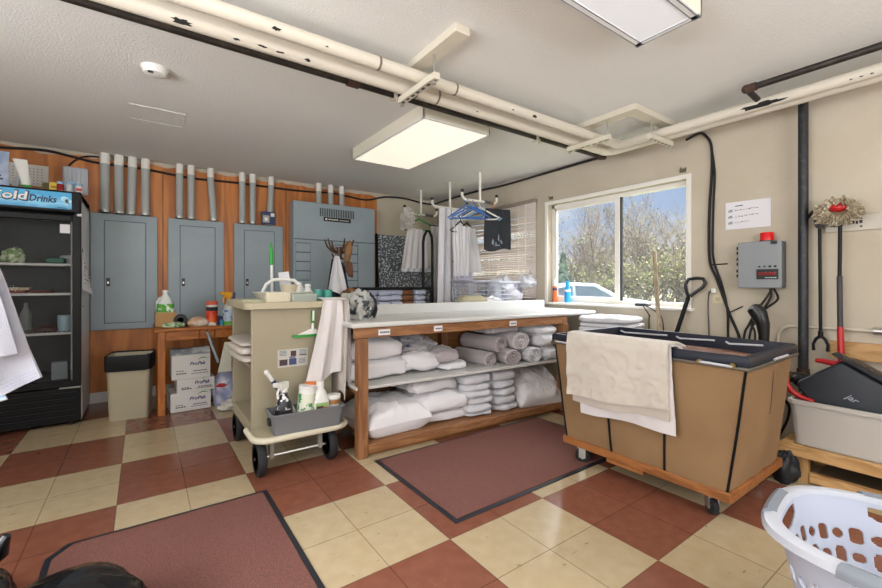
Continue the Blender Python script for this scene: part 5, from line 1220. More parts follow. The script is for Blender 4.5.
# speckled slab against the wall
ssl = thing('speckled_board', 'dark speckled slab leaning on the wall between switchboard and hanging towels', 'board', (3.02, 5.08, .3))
b = B(); b.hexa([(2.57, 5.00, .0), (3.42, 5.00, .0), (3.42, 5.03, .0), (2.57, 5.03, .0)], [(2.57, 5.085, 1.80), (3.42, 5.085, 1.80), (3.42, 5.115, 1.80), (2.57, 5.115, 1.80)]); b.build('slab', terrazzo, ssl)
b = B(); b.hexa([(2.555, 4.995, 0), (2.578, 4.995, 0), (2.578, 5.035, 0), (2.555, 5.035, 0)], [(2.555, 5.08, 1.81), (2.578, 5.08, 1.81), (2.578, 5.12, 1.81), (2.555, 5.12, 1.81)]); b.build('dark_edge', blackM, ssl)
b = B(); b.hexa([(3.06, 5.066, 1.65), (3.16, 5.066, 1.65), (3.16, 5.075, 1.65), (3.06, 5.075, 1.65)], [(3.06, 5.073, 1.75), (3.16, 5.073, 1.75), (3.16, 5.08, 1.75), (3.06, 5.08, 1.75)]); stq = b.build('round_sticker', mat('sticker_blue', '#4b63a5', .5), ssl); 
b = B(); b.hexa([(3.065, 5.066, 1.672), (3.155, 5.066, 1.672), (3.155, 5.07, 1.672), (3.065, 5.07, 1.672)], [(3.065, 5.067, 1.69), (3.155, 5.067, 1.69), (3.155, 5.07, 1.69), (3.065, 5.07, 1.69)]); b.build('sticker_red_band', redP, stq)
# coat rack
cr = thing('coat_rack', 'dark wooden coat stand with curved hooks in front of the switchboard', 'coat rack', (1.74, 4.35, 0))
wood('walnut', '#5b3d2c', '#43291b', 'z', 2, .4, 9)
B().tube([(1.74, 4.35, .03), (1.74, 4.35, 1.53)], .019, 14).build('pole', mat('pole_pale', '#b9a58c', .5), cr)
B().tube([(1.74, 4.35, 1.40), (1.74, 4.35, 1.535)], .030, 14).build('crown_block', MATS['walnut'], cr)
for i, a in enumerate((200, 150, 20, -25, 100, 270)):
    a = R(a); c_, s_ = cos(a), sin(a)
    B().tube([(1.74+.02*c_, 4.35+.02*s_, 1.47), (1.74+.08*c_, 4.35+.08*s_, 1.49), (1.74+.13*c_, 4.35+.13*s_, 1.54), (1.74+.155*c_, 4.35+.155*s_, 1.615)], [.012, .012, .010, .008], 8).build('hook', MATS['walnut'], cr)
for i, a in enumerate((200, 20)):
    a = R(a); c_, s_ = cos(a), sin(a); B().tube([(1.74+.02*c_, 4.35+.02*s_, 1.43), (1.74+.05*c_, 4.35+.05*s_, 1.405), (1.74+.085*c_, 4.35+.085*s_, 1.42), (1.74+.10*c_, 4.35+.10*s_, 1.46)], [.011, .010, .009, .008], 8).build('lower_hook', MATS['walnut'], cr)
for a in (0, 90, 180, 270):
    a = R(a+20); B().tube([(1.74, 4.35, .12), (1.74+.12*cos(a), 4.35+.12*sin(a), .07), (1.74+.2*cos(a), 4.35+.2*sin(a), .015)], .014, 8).build('foot', MATS['walnut'], cr)
def hangcloth(x0, x1, x2, x3, y, zt, zb, seed, fold=.02, nf=4, slant=0):
    def f(u, v):
        a = x0+(x1-x0)*u; b_ = x2+(x3-x2)*u; x = a+(b_-a)*v**.8
        return (x, y+fold*sin(u*pi*2*nf+seed)*(.4+.6*v)+.3*fold*sin(u*17+seed*2+v*3), zt+(zb-zt)*v + slant*(u-.5)*v)
    return f
item(B().sheet(hangcloth(1.64, 1.70, 1.575, 1.72, 4.30, 1.40, .93, 2, .015, 2), 16, 16, .01).build('dark_jacket', darkF), 'dark navy garment hanging at the back of the coat stand', 'garment')
item(B().sheet(hangcloth(1.71, 1.76, 1.70, 1.86, 4.30, 1.36, .90, 3, .018, 2), 16, 16, .01).build('dark_jacket', mat('blue_dark_fabric', '#333d52', .9)), 'blue-black garment hanging at the right of the coat stand below the brown hat', 'garment')
item(B().sheet(hangcloth(1.655, 1.70, 1.585, 1.80, 4.265, 1.43, 1.03, 5, .022, 2, -.10), 18, 18, .008).build('white_towel', linen), 'white towel hanging on the coat stand', 'towel')
cp = thing('leather_hat', 'brown leather hat hanging on the right hook of the coat stand', 'hat', (1.79, 4.25, 1.2))
place(lump(.085, .08, .23, 91, .25, 4, False), 1.79, 4.25, 1.41, 0, 0, R(8)).build('hat_body', mat('cap_brown', '#86613f', .7), cp); place(lump(.085, .07, .18, 93, .25, 4, False), 1.822, 4.245, 1.235, 0, 0, R(-10)).build('hat_flap', mat('flap_brown', '#6b4a35', .8), cp)

# ================================================================== CEILING GARMENT HOOKS AND WHAT HANGS FROM THEM
def ghook(label, x, y, zb, half=.25, stub=True):
    t = thing('garment_hook', label, 'garment hook', (x, y, RZ), 'white garment hooks hanging from the ceiling')
    bx(x-.07, x+.07, y-.02, y+.02, RZ-.004, RZ).build('ceiling_plate', whiteP, t); B().tube([(x, y, zb), (x, y, RZ-.002)], .014, 10).build('stem', whiteP, t)
    B().tube([(x-half, y, zb+.075), (x-half, y, zb+.03), (x-half+.03, y, zb), (x, y, zb), (x+half-.03, y, zb), (x+half, y, zb+.03), (x+half, y, zb+.075)], .014, 10).build('bar', whiteP, t)
    for sg in (-1, 1): B().tube([(x+sg*half, y, zb+.07), (x+sg*half, y, zb+.10)], .017, 10).build('end_cap', blackR, t)
    if stub: B().tube([(x+.06, y, zb), (x+.19, y, zb)], .018, 10).build('bar_sleeve', mat('sleeve_gray', '#59595c', .6), t)
    return t
H3, H2, H1 = (3.032, 3.506, 2.045), (3.034, 4.062, 2.05), (2.982, 4.632, 2.045)
ghook('ceiling garment hook nearest the window, with the blue hangers', *H3); ghook('middle ceiling garment hook, with the long white curtain', *H2, .26, False); ghook('ceiling garment hook nearest the gray switchboard, with the green hanger', *H1)
def hanger_(label, x, y, zb, w, m, rz, mh=None, drop=.10, sag=0, cat='hanger'):
    t = thing('clothes_hanger', label, cat, (x, y, zb), 'hangers on the garment hooks')
    r = .018; pts = [(0, -.0, 0)]
    hk = [(.0+.022*cos(a), 0, .003+.022*sin(a)) for a in [R(q) for q in (-30, 20, 70, 120, 180)]]
    hk = [(-p_[0], 0, p_[2]) for p_ in hk]
    Mx = T(x, y, zb+.0, rz)
    pth = hk[::-1]+[]
    B().tube([(.024, 0, -.004), (.020, 0, .014), (0, 0, .024), (-.019, 0, .012), (-.016, 0, -.012), (0, 0, -.035), (0, 0, -.06)], .0045, 8).xf(Mx).build('hook', mh or m, t)
    B().tube([(0, 0, -.055), (w/2-.03, 0, -.055-drop), (w/2, 0, -.07-drop), (w/2-.03, 0, -.088-drop), (-w/2+.03, 0, -.088-drop), (-w/2, 0, -.07-drop), (-w/2+.03, 0, -.055-drop), (0, 0, -.055)], .0085, 8).xf(Mx).build('shoulder_bar', m, t)
    return t
# nearest hook : blue and other hangers seen edge-on along the bar
for i, (dx, m, rz, lb) in enumerate(((-.20, mat('hanger_blue', '#3f72b8', .4), -58, 'leftmost blue plastic hanger on the near hook'), (-.13, mat('hanger_blue', '#3f72b8', .4), -30, 'middle blue plastic hanger on the near hook'), (-.07, mat('hanger_blue', '#3f72b8', .4), -12, 'rightmost blue plastic hanger on the near hook'), (.0, whitePl, -38, 'white plastic hanger on the near hook'), (.05, mat('hanger_pale_blue', '#8fb2d8', .4), -28, 'pale blue hanger on the near hook'))):
    hanger_(lb, H3[0]+dx, H3[1], H3[2]-.012, .42, m, R(rz))
hanger_('orange hanger holding the black shirt on the near hook', H3[0]+.17, H3[1]-.02, H3[2]-.016, .40, mat('hanger_orange', '#cf7a35', .4), R(8))
bs_ = thing('black_shirt', 'black garment with gray print hanging in front of the blind', 'garment', (3.27, 3.43, 1.5))
def bsf(u, v):
    x = 3.075+.31*u+.02*sin(v*3)*(u-.5)-.02*v*(1-u); y = 3.455-.05*u+.014*sin(u*11)+.006*sin(u*27+v*2)
    return (x, y, 1.97-.03*abs(u-.5)*0-.46*v-(.02*sin(u*6)*v))
B().sheet(bsf, 24, 22, .008).build('fabric', charF, bs_)
b = B(); rnd = random.Random(6)
for k, (u0, v0, w_, h_) in enumerate(((.30, .78, .05, .13), (.40, .83, .08, .07), (.52, .70, .05, .16), (.62, .80, .10, .06), (.70, .84, .06, .08), (.45, .89, .25, .03))):
    P_ = [Vector(bsf(u0+a*w_, v0+c*h_+.03*(a-.5)))+Vector((-.006, -.010, 0)) for a, c in ((-.5, .5), (.5, .6), (.6, -.2), (0, -.5))]; i = b.n(); b.v += P_; b.face((i, i+1, i+2, i+3))
b.build('gray_print', mat('gray_print', '#8d93a0', .8), bs_, smooth=False)
# white aprons behind, on dark hangers
for i, (x, y) in enumerate(((2.99, 3.80), (3.12, 3.84))):
    hanger_(('left', 'right')[i]+' dark hanger with white garments below the blue hangers', x, y, 1.915, .34, blackP, R(10))
item(B().sheet(hangcloth(2.87, 3.12, 2.89, 3.10, 3.78, 1.80, 1.22, 3, .022, 5), 40, 18, .006).build('white_garment', linen), 'short white pleated garment hanging behind the blue hangers', 'garment')
item(B().sheet(hangcloth(3.00, 3.24, 3.00, 3.36, 3.83, 1.80, 1.27, 8, .024, 4), 40, 18, .006).build('white_garment', linen), 'white garment flaring to the right below the blue hangers', 'garment')
item(B().sheet(hangcloth(2.98, 3.22, 2.96, 3.20, 3.86, 1.5, 1.09, 5, .016, 3), 30, 12, .006).build('white_garment', mat('lilac_linen', '#cfcbdc', .9)), 'lowest pale lilac garment hanging behind the white ones', 'garment')
# long white curtain
item(B().sheet(hangcloth(2.86, 3.20, 2.83, 3.21, 4.02, 2.035, .90, 1, .030, 4), 60, 20, .006).build('white_curtain', mat('curtain_linen', '#e0dfe4', .85, sheen=.3)), 'long white curtain-like sheet hanging from the middle hook', 'curtain')
b = B(); b.box(3.0, 3.05, 3.968, 3.971, 1.395, 1.402); b.build('curtain_tag', inkM, bpy.data.objects['white_curtain'])
for i, (x, a) in enumerate(((2.88, 0), (2.95, 1))):
    pass

# far hook
hanger_('green plastic hanger with white skirts on the far hook', 2.93, 4.60, 2.03, .50, greenP, R(-22), None, .11)
item(B().sheet(hangcloth(2.76, 3.10, 2.66, 3.14, 4.585, 1.84, 1.33, 4, .016, 5), 44, 18, .006).build('white_skirt', mat('skirt_linen', '#cfcbcb', .9)), 'front pleated white skirt on the green hanger', 'garment')
item(B().sheet(hangcloth(2.78, 3.12, 2.68, 3.15, 4.63, 1.83, 1.29, 6, .014, 5), 44, 18, .006).build('white_skirt', mat('skirt_linen2', '#d8d6dc', .9)), 'longer white skirt behind the front one on the green hanger', 'garment')
dh = thing('dust_mop_cover', 'white looped yarn mop cover hung on the left end of the far hook', 'mop cover', (2.76, 4.63, 1.85))
b = B(); rnd = random.Random(7)
for i in range(70):
    z = rnd.uniform(1.86, 2.10); a = rnd.uniform(0, 6.28); c = Vector((2.765+.035*cos(a), 4.61+.035*sin(a), z)); o_ = Vector((cos(a), sin(a), 0)); 
    b.tube([c, c+o_*.045+Vector((0, 0, .01)), c+o_*.06+Vector((0, 0, -.025)), c+o_*.015+Vector((0, 0, -.04))], .009, 5)
b.build('yarn_loops', mat('white_yarn', '#d9d5cd', .95), dh)
B().tube([(2.765, 4.61, 1.85), (2.765, 4.61, 2.11)], .038, 10).build('core', mat('white_yarn', '#d9d5cd'), dh)
item(B().sheet(hangcloth(3.02, 3.15, 3.02, 3.16, 4.45, 1.88, .60, 2, .014, 3), 24, 14, .006).build('gray_curtain', mat('gray_linen', '#b5b0b2', .9)), 'narrow grayish sheet hanging just left of the long white curtain', 'curtain')  # the cloth itself is grayish
B().tube([(3.0, 4.45, 1.885), (3.19, 4.45, 1.885)], .008, 8).build('curtain_rod', blackM, bpy.data.objects['gray_curtain'])

# ================================================================== LAUNDRY TRUCK (hamper)
hp = thing('laundry_truck', 'tan canvas laundry truck with navy rim on a wooden base', 'laundry cart', (2.55, 1.27, 0))
HB = [Vector(q) for q in ((2.235, 1.725, .155), (2.235, .815, .155), (2.91, .815, .155), (2.95, 1.70, .155))]   # near left, near right, far right, far left
HT = [Vector(q) for q in ((2.20, 1.79, .752), (2.19, .725, .752), (2.885, .74, .752), (2.945, 1.80, .752))]
def hquad(t, k=0, z=None):
    c = [HB[i].lerp(HT[i], t) for i in range(4)]; m = sum(c, Vector())/4
    o = []
    for q in c:
        d = (q-m); d.z = 0; L = d.length; q2 = q-d/L*k*1.35
        if z is not None: q2 = Vector((q2.x, q2.y, z))
        o.append(q2)
    return o
def hloop(t, k=0, bulge=0, z=None, n=14):
    c = hquad(t, k, z); o = []; m = sum(c, Vector())/4
    for i in range(4):
        a, b_ = c[i], c[(i+1) % 4]
        for j in range(n):
            u = j/n; p_ = a.lerp(b_, u); nn = Vector(((b_-a).y, -(b_-a).x, 0)).normalized()
            if nn.dot(p_-m) < 0: nn = -nn
            seg = (u*3) % 1
            p_ = p_+nn*(bulge*sin(pi*u) + (.008*sin(pi*seg) if bulge else 0)+ (.006*nz3((p_.x*2, p_.y*2, p_.z*2), 2.2, 3) if bulge else 0))
            o.append(p_)
    return o
Ls = [hloop(t, 0, .014*sin(pi*min(1, t*1.1))+.004) for t in [i/12 for i in range(13)]]
inn = [hloop(t, .012, .0) for t in [1-i/6 for i in range(7)]]
loops(B(), Ls+inn, False, True).build('canvas_body', canvasM, hp, ang=60)
# navy rim band
loops(B(), [hloop(.992, -.012), hloop(1.0, -.016, 0, .752), hloop(1.0, -.016, 0, .800), hloop(1.0, -.008, 0, .808), hloop(1.0, .010, 0, .808), hloop(1.0, .014, 0, .800), hloop(.9, .014)], False, False).build('rim_band', navyV, hp, ang=50)
c_ = hquad(1.0, -.018, .752); B().tube(c_, .008, 8, closed=True).build('rim_rod', mat('rim_wire', '#6d675c', .4, metal=.6), hp)
# frame rods showing as dark seams on the canvas
def hpt(edge, u, t, off):
    a, b_ = hquad(t)[edge], hquad(t)[(edge+1) % 4]; m = sum(hquad(t), Vector())/4; p_ = a.lerp(b_, u); nn = Vector(((b_-a).y, -(b_-a).x, 0)).normalized()
    if nn.dot(p_-m) < 0: nn = -nn
    return p_+nn*off
for e_, u, o_ in ((0, .0, .004), (0, .35, .022), (0, .685, .022), (1, .0, .004), (1, .50, .022)):
    t1 = .98; t0 = 0 if not (e_ == 1 and u == .5) else .55
    B().tube([hpt(e_, u, t0+(t1-t0)*i/8, o_*(.35+.65*sin(pi*min(1, (t0+(t1-t0)*i/8)*1.05)))) for i in range(9)], .0065, 6).build('frame_rod', blackM, hp)
# wooden base frame
bc = hquad(0, -.02); 
b = B(); lo = [Vector((q.x, q.y, .108)) for q in bc]; hi = [Vector((q.x, q.y, .155)) for q in bc]; b.hexa(lo, hi); b.build('base_board', woodH, hp, bevel=.004)
m_ = sum(bc, Vector())/4
e0 = bc[0].lerp(bc[1], .33); e1 = bc[0].lerp(bc[1], .56)
b = B(); dn = Vector((.05, 0, 0)); b.hexa([Vector((e0.x, e0.y, .088)), Vector((e1.x, e1.y, .088)), Vector((e1.x+.7, e1.y, .088)), Vector((e0.x+.7, e0.y, .088))], [Vector((e0.x, e0.y, .108)), Vector((e1.x, e1.y, .108)), Vector((e1.x+.7, e1.y, .108)), Vector((e0.x+.7, e0.y, .108))]); b.build('cross_board', woodH, hp)
for i, (x, y, a) in enumerate(((2.275, 1.635, 30), (2.285, .90, -40), (2.83, .89, 60), (2.87, 1.60, 10))):
    w = B().lathe([(0, -.016), (.034, -.018), (.044, -.012), (.044, .012), (.034, .018), (0, .016)], n=22, mt=T(x, y, .044, R(a), 0, pi/2)).build('caster_wheel', blackR, hp)
    b = B().lathe([(0, -.019), (.018, -.019), (.018, .019), (0, .019)], n=14, mt=T(x, y, .044, R(a), 0, pi/2)); b.build('hub', mat('caster_hub', '#b8b8b4', .4), w)
    b = B()
    for s_ in (-.024, .020): b.box(s_, s_+.004, -.018, .022, .035, .095)
    b.box(-.024, .024, -.03, .03, .092, .108); b.xf(T(x, y, 0, R(a))); b.build('caster_fork', steelM, hp)
# lacing cords and grommets along the rim
cordM = mat('pale_cord', '#b9bac0', .6)
for u0, u1 in ((.12, .30), (.36, .58), (.64, .97)):
    q0, q1 = hpt(2, u0, 1, -.018), hpt(2, u1, 1, -.018); z = .782
    P_ = [Vector((q0.x, q0.y, z)), Vector((q0.x, q0.y, z)).lerp(Vector((q1.x, q1.y, z-.012)), .1), Vector((q0.x, q0.y, z)).lerp(Vector((q1.x, q1.y, z-.012)), .9), Vector((q1.x, q1.y, z))]
    B().tube(P_, .006, 7).build('lacing_cord', cordM, hp)
for u0, u1 in ((.02, .14), (.60, .68), (.83, .96)):
    q0, q1 = hpt(0, u0, 1, .024), hpt(0, u1, 1, .024); B().tube([(q0.x, q0.y, .762), (q1.x, q1.y, .759)], .006, 7).build('lacing_cord', cordM, hp)
    for q in (q0, q1): B().tube([(q.x-.004, q.y, .764), (q.x+.004, q.y, .764)], .012, 12).build('grommet', mat('brass_grommet', '#8d7a52', .35, metal=.8), hp)
q0, q1 = hpt(1, .45, 1, .022), hpt(1, .75, 1, .022); B().tube([(q0.x, q0.y, .766), (q1.x, q1.y, .766)], .006, 7).build('lacing_cord', cordM, hp)
# contents
ql = hquad(.93, .03); b = B()
def ct_(u, v): a = ql[0].lerp(ql[1], u); c = ql[3].lerp(ql[2], u); p_ = a.lerp(c, v); return (p_.x, p_.y, .715+.015*nz3((p_.x, p_.y, 0), 5, 2)+.03*sin(pi*u)*sin(pi*v))
item(B().sheet(ct_, 24, 20, .03).build('brown_blanket', mat('rust_brown_fabric', '#8c6a5a', .95, var=(5, '#75503f', .4, .65), bump=(120, .4, .004))), 'reddish brown fabric filling the laundry truck', 'blanket')
# sheets hung over the near rim
def over(y0, y1, zb, off, sd, inner=.12, slant=0.0, tw_=0):
    def f(u, v):
        y = y0+(y1-y0)*u; t = (1.79-y)/1.065; xf_ = 2.20-.010*t
        if v < .18: k = v/.18; return (xf_+inner*(1-k)-.022*k+.02-off*.6*k*1, y+.005*sin(v*30), .818+off*.6-.03*(1-k)**2)
        k = (v-.18)/.82; drop = .818+off*.6-zb+slant*(u-.5)
        x = xf_-.020-off-.012*sin(min(1, k*6)*pi/2)+.006*sin(u*9+sd)*k+.005*nz3((y*3, k*3, sd), 2, sd)-.004-abs(crease(Vector((y*1.6, k*.5, sd)), sd, .8))
        yy = y-tw_*k*(u+.2)*.5
        return (x, yy, .818+off*.6-drop*k+.006*sin(u*7+sd)*k)
    return f
fs = thing('folded_sheets', 'ivory sheet folded in layers hanging over the near rim of the laundry truck', 'sheet', (2.15, 1.38, .34))
B().sheet(over(1.645, 1.035, .475, .030, 1, .10, -.05, .0), 56, 56, .012).build('outer_layer', mat('ivory_sheet', '#c4bcb1', .9, sheen=.3, bump=(150, .25, .002), wrinkle=.4), fs)
B().sheet(over(1.615, 1.04, .43, .018, 2, .08, -.03, .02), 26, 22, .010).build('middle_layer', mat('ivory_sheet2', '#b9afa5', .9), fs)
B().sheet(over(1.56, 1.035, .375, .006, 4, .07, -.02, .05), 26, 22, .009).build('lower_layer', mat('gray_sheet', '#cbc5c5', .9, bump=(150, .3, .002), wrinkle=.3), fs)
# white pile behind the truck, on a crate under the window
crt = thing('wooden_crate', 'plain wooden crate behind the laundry truck under the window sill', 'crate', (3.28, 2.05, 0))
for z in (.02, .16, .30, .44, .58): 
    b = B(); b.box(3.05, 3.07, 1.86, 2.30, z, z+.11); b.box(3.49, 3.51, 1.86, 2.30, z, z+.11); b.box(3.07, 3.49, 1.86, 1.88, z, z+.11); b.box(3.07, 3.49, 2.28, 2.30, z, z+.11); b.build('slat', woodP, crt, bevel=.003)
b = B()
for x in (3.071, 3.455):
    for y in (1.881, 2.245): b.box(x, x+.034, y, y+.034, 0, .70)
b.build('corner_post', woodP, crt); bx(3.05, 3.51, 1.86, 2.30, .70, .715).build('lid', woodP, crt)
for i, (h_, dx) in enumerate(((.05, 0), (.045, .01), (.05, -.01))):
    item(place(slab(.40, .43, h_, 131+i, 2, .35, .6, .010), 3.28+dx, 2.075, .715+i*.046+(0 if i else 0), R(3*i)).build('folded_towel', terry), ('bottom', 'middle', 'top')[i]+' white folded towel of the pile under the window sill', 'towel', 'towels under the window sill')

# ================================================================== THINGS AT AND ON THE WINDOW WALL
# sill
def cart_(label, x, y, body, band, cap, h, r, name='spray_can'):
    t = thing(name, label, 'can', (x, y, WZ0+.002))
    z = WZ0+.002
    B().lathe([(0, 0), (r, 0), (r, h*.62), (r*.8, h*.68), (0, h*.68)], (x, y), 20, z=z).build('can_body', body, t)
    if band: B().lathe([(r*1.01, h*.50), (r*1.02, h*.50), (r*1.02, h*.60), (r*1.01, h*.60)], (x, y), 20, z=z).build('band', band, t)
    B().lathe([(0, h*.68), (r*.7, h*.68), (r*.62, h), (0, h)], (x, y), 20, z=z).build('cap', cap, t)
cart_('orange can with white cap at the left end of the window sill', 3.625, 2.955, mat('can_orange', '#d9622a', .4), navyP, whitePl, .25, .026)
cart_('bright blue can on the window sill', 3.62, 2.79, mat('can_blue', '#1f8fd0', .35), whitePl, mat('can_blue', '#1f8fd0'), .225, .032)
item(loops(B(), [rect_loop(.07, .12, 0, .02), rect_loop(.075, .13, .02, .025), rect_loop(.05, .10, .032, .02)], True, True).xf(T(3.60, 1.97, WZ0+.002)).build('black_puck', blackP), 'flat black plastic gadget on the window sill', 'gadget')
for y, nm in ((2.985, 'left'), (1.63, 'right')):
    t = thing('curtain_bracket', nm+' small metal curtain bracket above a window corner', 'bracket', (3.58, y, 2.06), 'curtain brackets')
    bx(3.594, 3.60, y-.025, y+.025, 2.045, 2.075).build('plate', mat('old_metal', '#76725f', .5, metal=.5), t); B().tube([(3.595, y, 2.06), (3.565, y, 2.06), (3.56, y, 2.08)], .006, 6).build('arm', mat('old_metal', '#76725f'), t); B().tube([(3.595, y-.015, 2.055), (3.575, y-.03, 2.075)], .005, 6).build('screw', mat('old_metal', '#76725f'), t)
# outlet
ou = thing('wall_outlet', 'ivory wall outlet beside the window with a white plug', 'outlet', (3.59, 1.37, 1.0)); bx(3.593, 3.60, 1.335, 1.41, .985, 1.10).build('plate', mat('outlet_ivory', '#cfc3a4', .4), ou, bevel=.003); bx(3.590, 3.594, 1.355, 1.39, 1.0, 1.03).build('socket', mat('socket_ivory', '#b8ab8c', .4), ou); bx(3.565, 3.594, 1.375, 1.41, 1.06, 1.10).build('plug', whitePl, ou, bevel=.005)
# paper notice
pn_ = thing('paper_notice', 'handwritten white paper notice taped to the wall above the alarm box', 'paper', (3.597, 1.18, 1.54))
def pf(u, v): return (3.597-.006*u*u-.004*v*u, 1.322-.283*u, 1.745-.203*v-.004*u+.012*u*(1-v)*0)
B().sheet(pf, 8, 6, .001).build('sheet', paperM, pn_)
rows = [(.065, .115, .163, .006)]
rnd = random.Random(12)
for r0 in (.135, .090, .045):
    rows += [(.02, .045, r0, .004), (.02, .05, r0-.008, .004), (.03, .048, r0+.006, .003)]
    x = .062
    while x < .20-(.05 if r0 == .045 else 0): w_ = rnd.uniform(.008, .02); rows.append((x, x+w_, r0-.004+rnd.uniform(-.003, .004), rnd.uniform(.002, .007))); x += w_+rnd.uniform(.002, .008)
stroke('handwriting', rows, (3.5915, 1.322, 1.543), (0, -1, .03), (0, 0, 1), inkM, pn_, .0005)
# alarm box
ab = thing('alarm_box', 'gray metal alarm box with red beacon on top, mounted on the wall', 'alarm box', (3.53, 1.10, 1.1))
bx(3.505, 3.599, .975, 1.222, 1.108, 1.425).build('enclosure', mat('alarm_side', '#5d6265', .45), ab, bevel=.005)
dr = bx(3.49, 3.506, .972, 1.225, 1.105, 1.428).build('door', mat('alarm_gray', '#878b8f', .4), ab, bevel=.004)
bx(3.486, 3.4905, .988, 1.112, 1.165, 1.235).build('label_plate', blackP, dr)
stroke('red_lettering', [(.012, .020, .028, .020), (.018, .105, .030, .012)]+[(.014+i*.0125, .021+i*.0125, .028, .018+.004*(i % 2)) for i in range(8)], (3.4858, 1.112, 1.165), (0, -1, 0), (0, 0, 1), mat('letter_red', '#b02a30', .5), dr)  # plain red print, no emission
stroke('small_lettering', [(.05+i*.011, .058+i*.011, .008, .006) for i in range(6)], (3.4858, 1.112, 1.165), (0, -1, 0), (0, 0, 1), lgray, dr)
for i, y in enumerate((1.095, 1.065, 1.035, 1.005)): B().tube([(3.484, y, 1.253), (3.491, y, 1.253)], .006+.002*(i > 1), 10).build('indicator', blackP, dr)
bx(3.482, 3.491, .995, 1.03, 1.405, 1.425).build('hasp', blackP, dr)
for i, z in enumerate((1.18, 1.215, 1.265, 1.30, 1.345, 1.38)): bx(3.52, 3.545, 1.222, 1.245, z, z+.022).build('side_terminal', blackP, ab, bevel=.003)
B().lathe([(0, 0), (.043, 0), (.043, .008), (0, .008)], (3.55, 1.07), 24, z=1.428).build('beacon_base', blackP, ab)
B().lathe([(0, .008), (.040, .008), (.040, .058), (.036, .064), (0, .064)], (3.55, 1.07), 24, z=1.428).build('beacon_lens', mat('beacon_red', '#d01a1c', .25), ab)
ab.location.y -= .02
# black vertical drain pipe
vp = thing('drain_pipe', 'vertical black pipe on the window wall beside the mop', 'pipe', (3.52, .846, .53))
B().tube([(3.52, .846, .55), (3.52, .846, RZ)], .027, 16).build('pipe_run', mat('pipe_black', '#25262a', .45, var=(30, '#3a3b3f', .55, .7)), vp)
vv = [(3.52, .846, .575), (3.52, .846, .53), (3.50, .87, .52), (3.46, .905, .52)]
B().tube(vv, [.034, .036, .034, .032], 12).build('elbow', rustM, vp); B().sph((3.45, .915, .525), .04).build('valve_body', mat('valve_bronze', '#5d4632', .5, metal=.5), vp); B().tube([(3.585, .846, .53), (3.52, .846, .53)], .022, 10).build('wall_stub', rustM, vp)
B().tube([(3.52, .846, .535), (3.52, .846, .0)], .022, 12).build('lower_pipe', ironM, vp)
cable('hose', 'thin black hose looping between the truck and the white bin', [(3.46, .93, .50), (3.47, .95, .40), (3.5, .915, .32), (3.5, .92, .24), (3.5, .95, .15), (3.5, 1.0, .02)], .008)
# horizontal conduit
cd_ = thing('wall_conduit', 'thin cream conduit running along the window wall at mid height', 'conduit', (3.58, .2, .85))
B().tube([(3.588, 1.0, .72), (3.585, .992, .79), (3.578, .965, .832), (3.575, .93, .848), (3.575, .876, .85), (3.575, RY0+.001, .85)], .010, 10).build('tube', creamP, cd_)
B().tube([(3.575, .53, .85), (3.575, .47, .85)], .022, 12).build('coupling', steelM, cd_)
B().tube([(3.588, 1.0, .72), (3.588, 1.0, .01)], .010, 8).build('down_run', creamP, cd_)
# tool strip
ts = thing('tool_strip', 'white tool holder strip on the window wall behind the mop', 'tool holder', (3.59, .3, 1.46))
bx(3.585, 3.60, -.15, .752, 1.462, 1.562).build('strip', mat('strip_white', '#bdb7aa', .5), ts, bevel=.004)
for y, z in ((.585, 1.535), (.585, 1.487), (.67, 1.505), (.30, 1.535), (.30, 1.487)): B().tube([(3.582, y, z), (3.587, y, z)], .006, 10).build('hole', blackP, ts)
stroke('strip_lettering', [(0, .012, 0, .018), (.016, .030, .002, .020), (.036, .046, 0, .018), (.052, .066, .003, .018)], (3.5845, .645, 1.504), (0, -1, 0), (0, 0, 1), blackP, ts)
B().tube([(3.585, .70, 1.50), (3.53, .70, 1.50), (3.525, .70, 1.54)], .008, 8).build('peg', blackM, ts); B().tube([(3.585, .77, 1.52), (3.53, .77, 1.535)], .010, 8).build('peg', blackM, ts)
# grabber
gb_ = thing('reaching_grabber', 'black reaching tool hanging jaws down between the pipe and the mop', 'grabber', (3.53, .765, .70))
B().tube([(3.53, .832, 1.555), (3.53, .80, 1.60), (3.53, .778, 1.607), (3.53, .762, 1.59)], [.008, .010, .010, .010], 8).build('hook_handle', blackM, gb_); B().sph((3.525, .765, 1.535), .035, .03, .05).build('trigger_housing', mat('housing_gray', '#4c4f55', .4), gb_)
B().tube([(3.53, .767, 1.55), (3.53, .762, .80)], .009, 10).build('shaft', blackM, gb_)
B().tube([(3.53, .762, .83), (3.53, .762, .79)], .014, 8).build('collar', blackM, gb_)
for s_ in (-1, 1): B().tube([(3.53, .762, .80), (3.53, .762+s_*.022, .78), (3.53, .762+s_*.036, .745), (3.53, .762+s_*.034, .705)], [.010, .009, .008, .009], 8).build('jaw', blackM, gb_)
# mop
mo = thing('looped_mop', 'cream yarn dust mop with red center, head up against the wall', 'mop', (3.47, .67, .1))
rnd = random.Random(15); b = B(); b2 = B()
cen = Vector((3.50, .662, 1.585))
for i in range(300):
    a = rnd.uniform(0, 2*pi); q = rnd.uniform(.35, 1)**.6; yy = cos(a)*.092*q; zz = sin(a)*.062*q
    p0 = cen+Vector((-.02-.035*(1-q*q), yy, zz)); o_ = Vector((rnd.uniform(-.045, -.010), yy*.25+rnd.uniform(-.018, .018), zz*.38+rnd.uniform(-.016, .016)))
    (b if i % 3 else b2).tube([p0, p0+o_*.7, p0+o_+Vector((0, 0, -.010)), p0+o_*.5+Vector((.012, rnd.uniform(-.012, .012), -.016))], .0055, 5)
hd = b.build('yarn_head', yarnM, mo); b2.build('yarn_darker', mat('yarn_dark', '#a39479', .95), mo)  # every third strand in a darker yarn tone
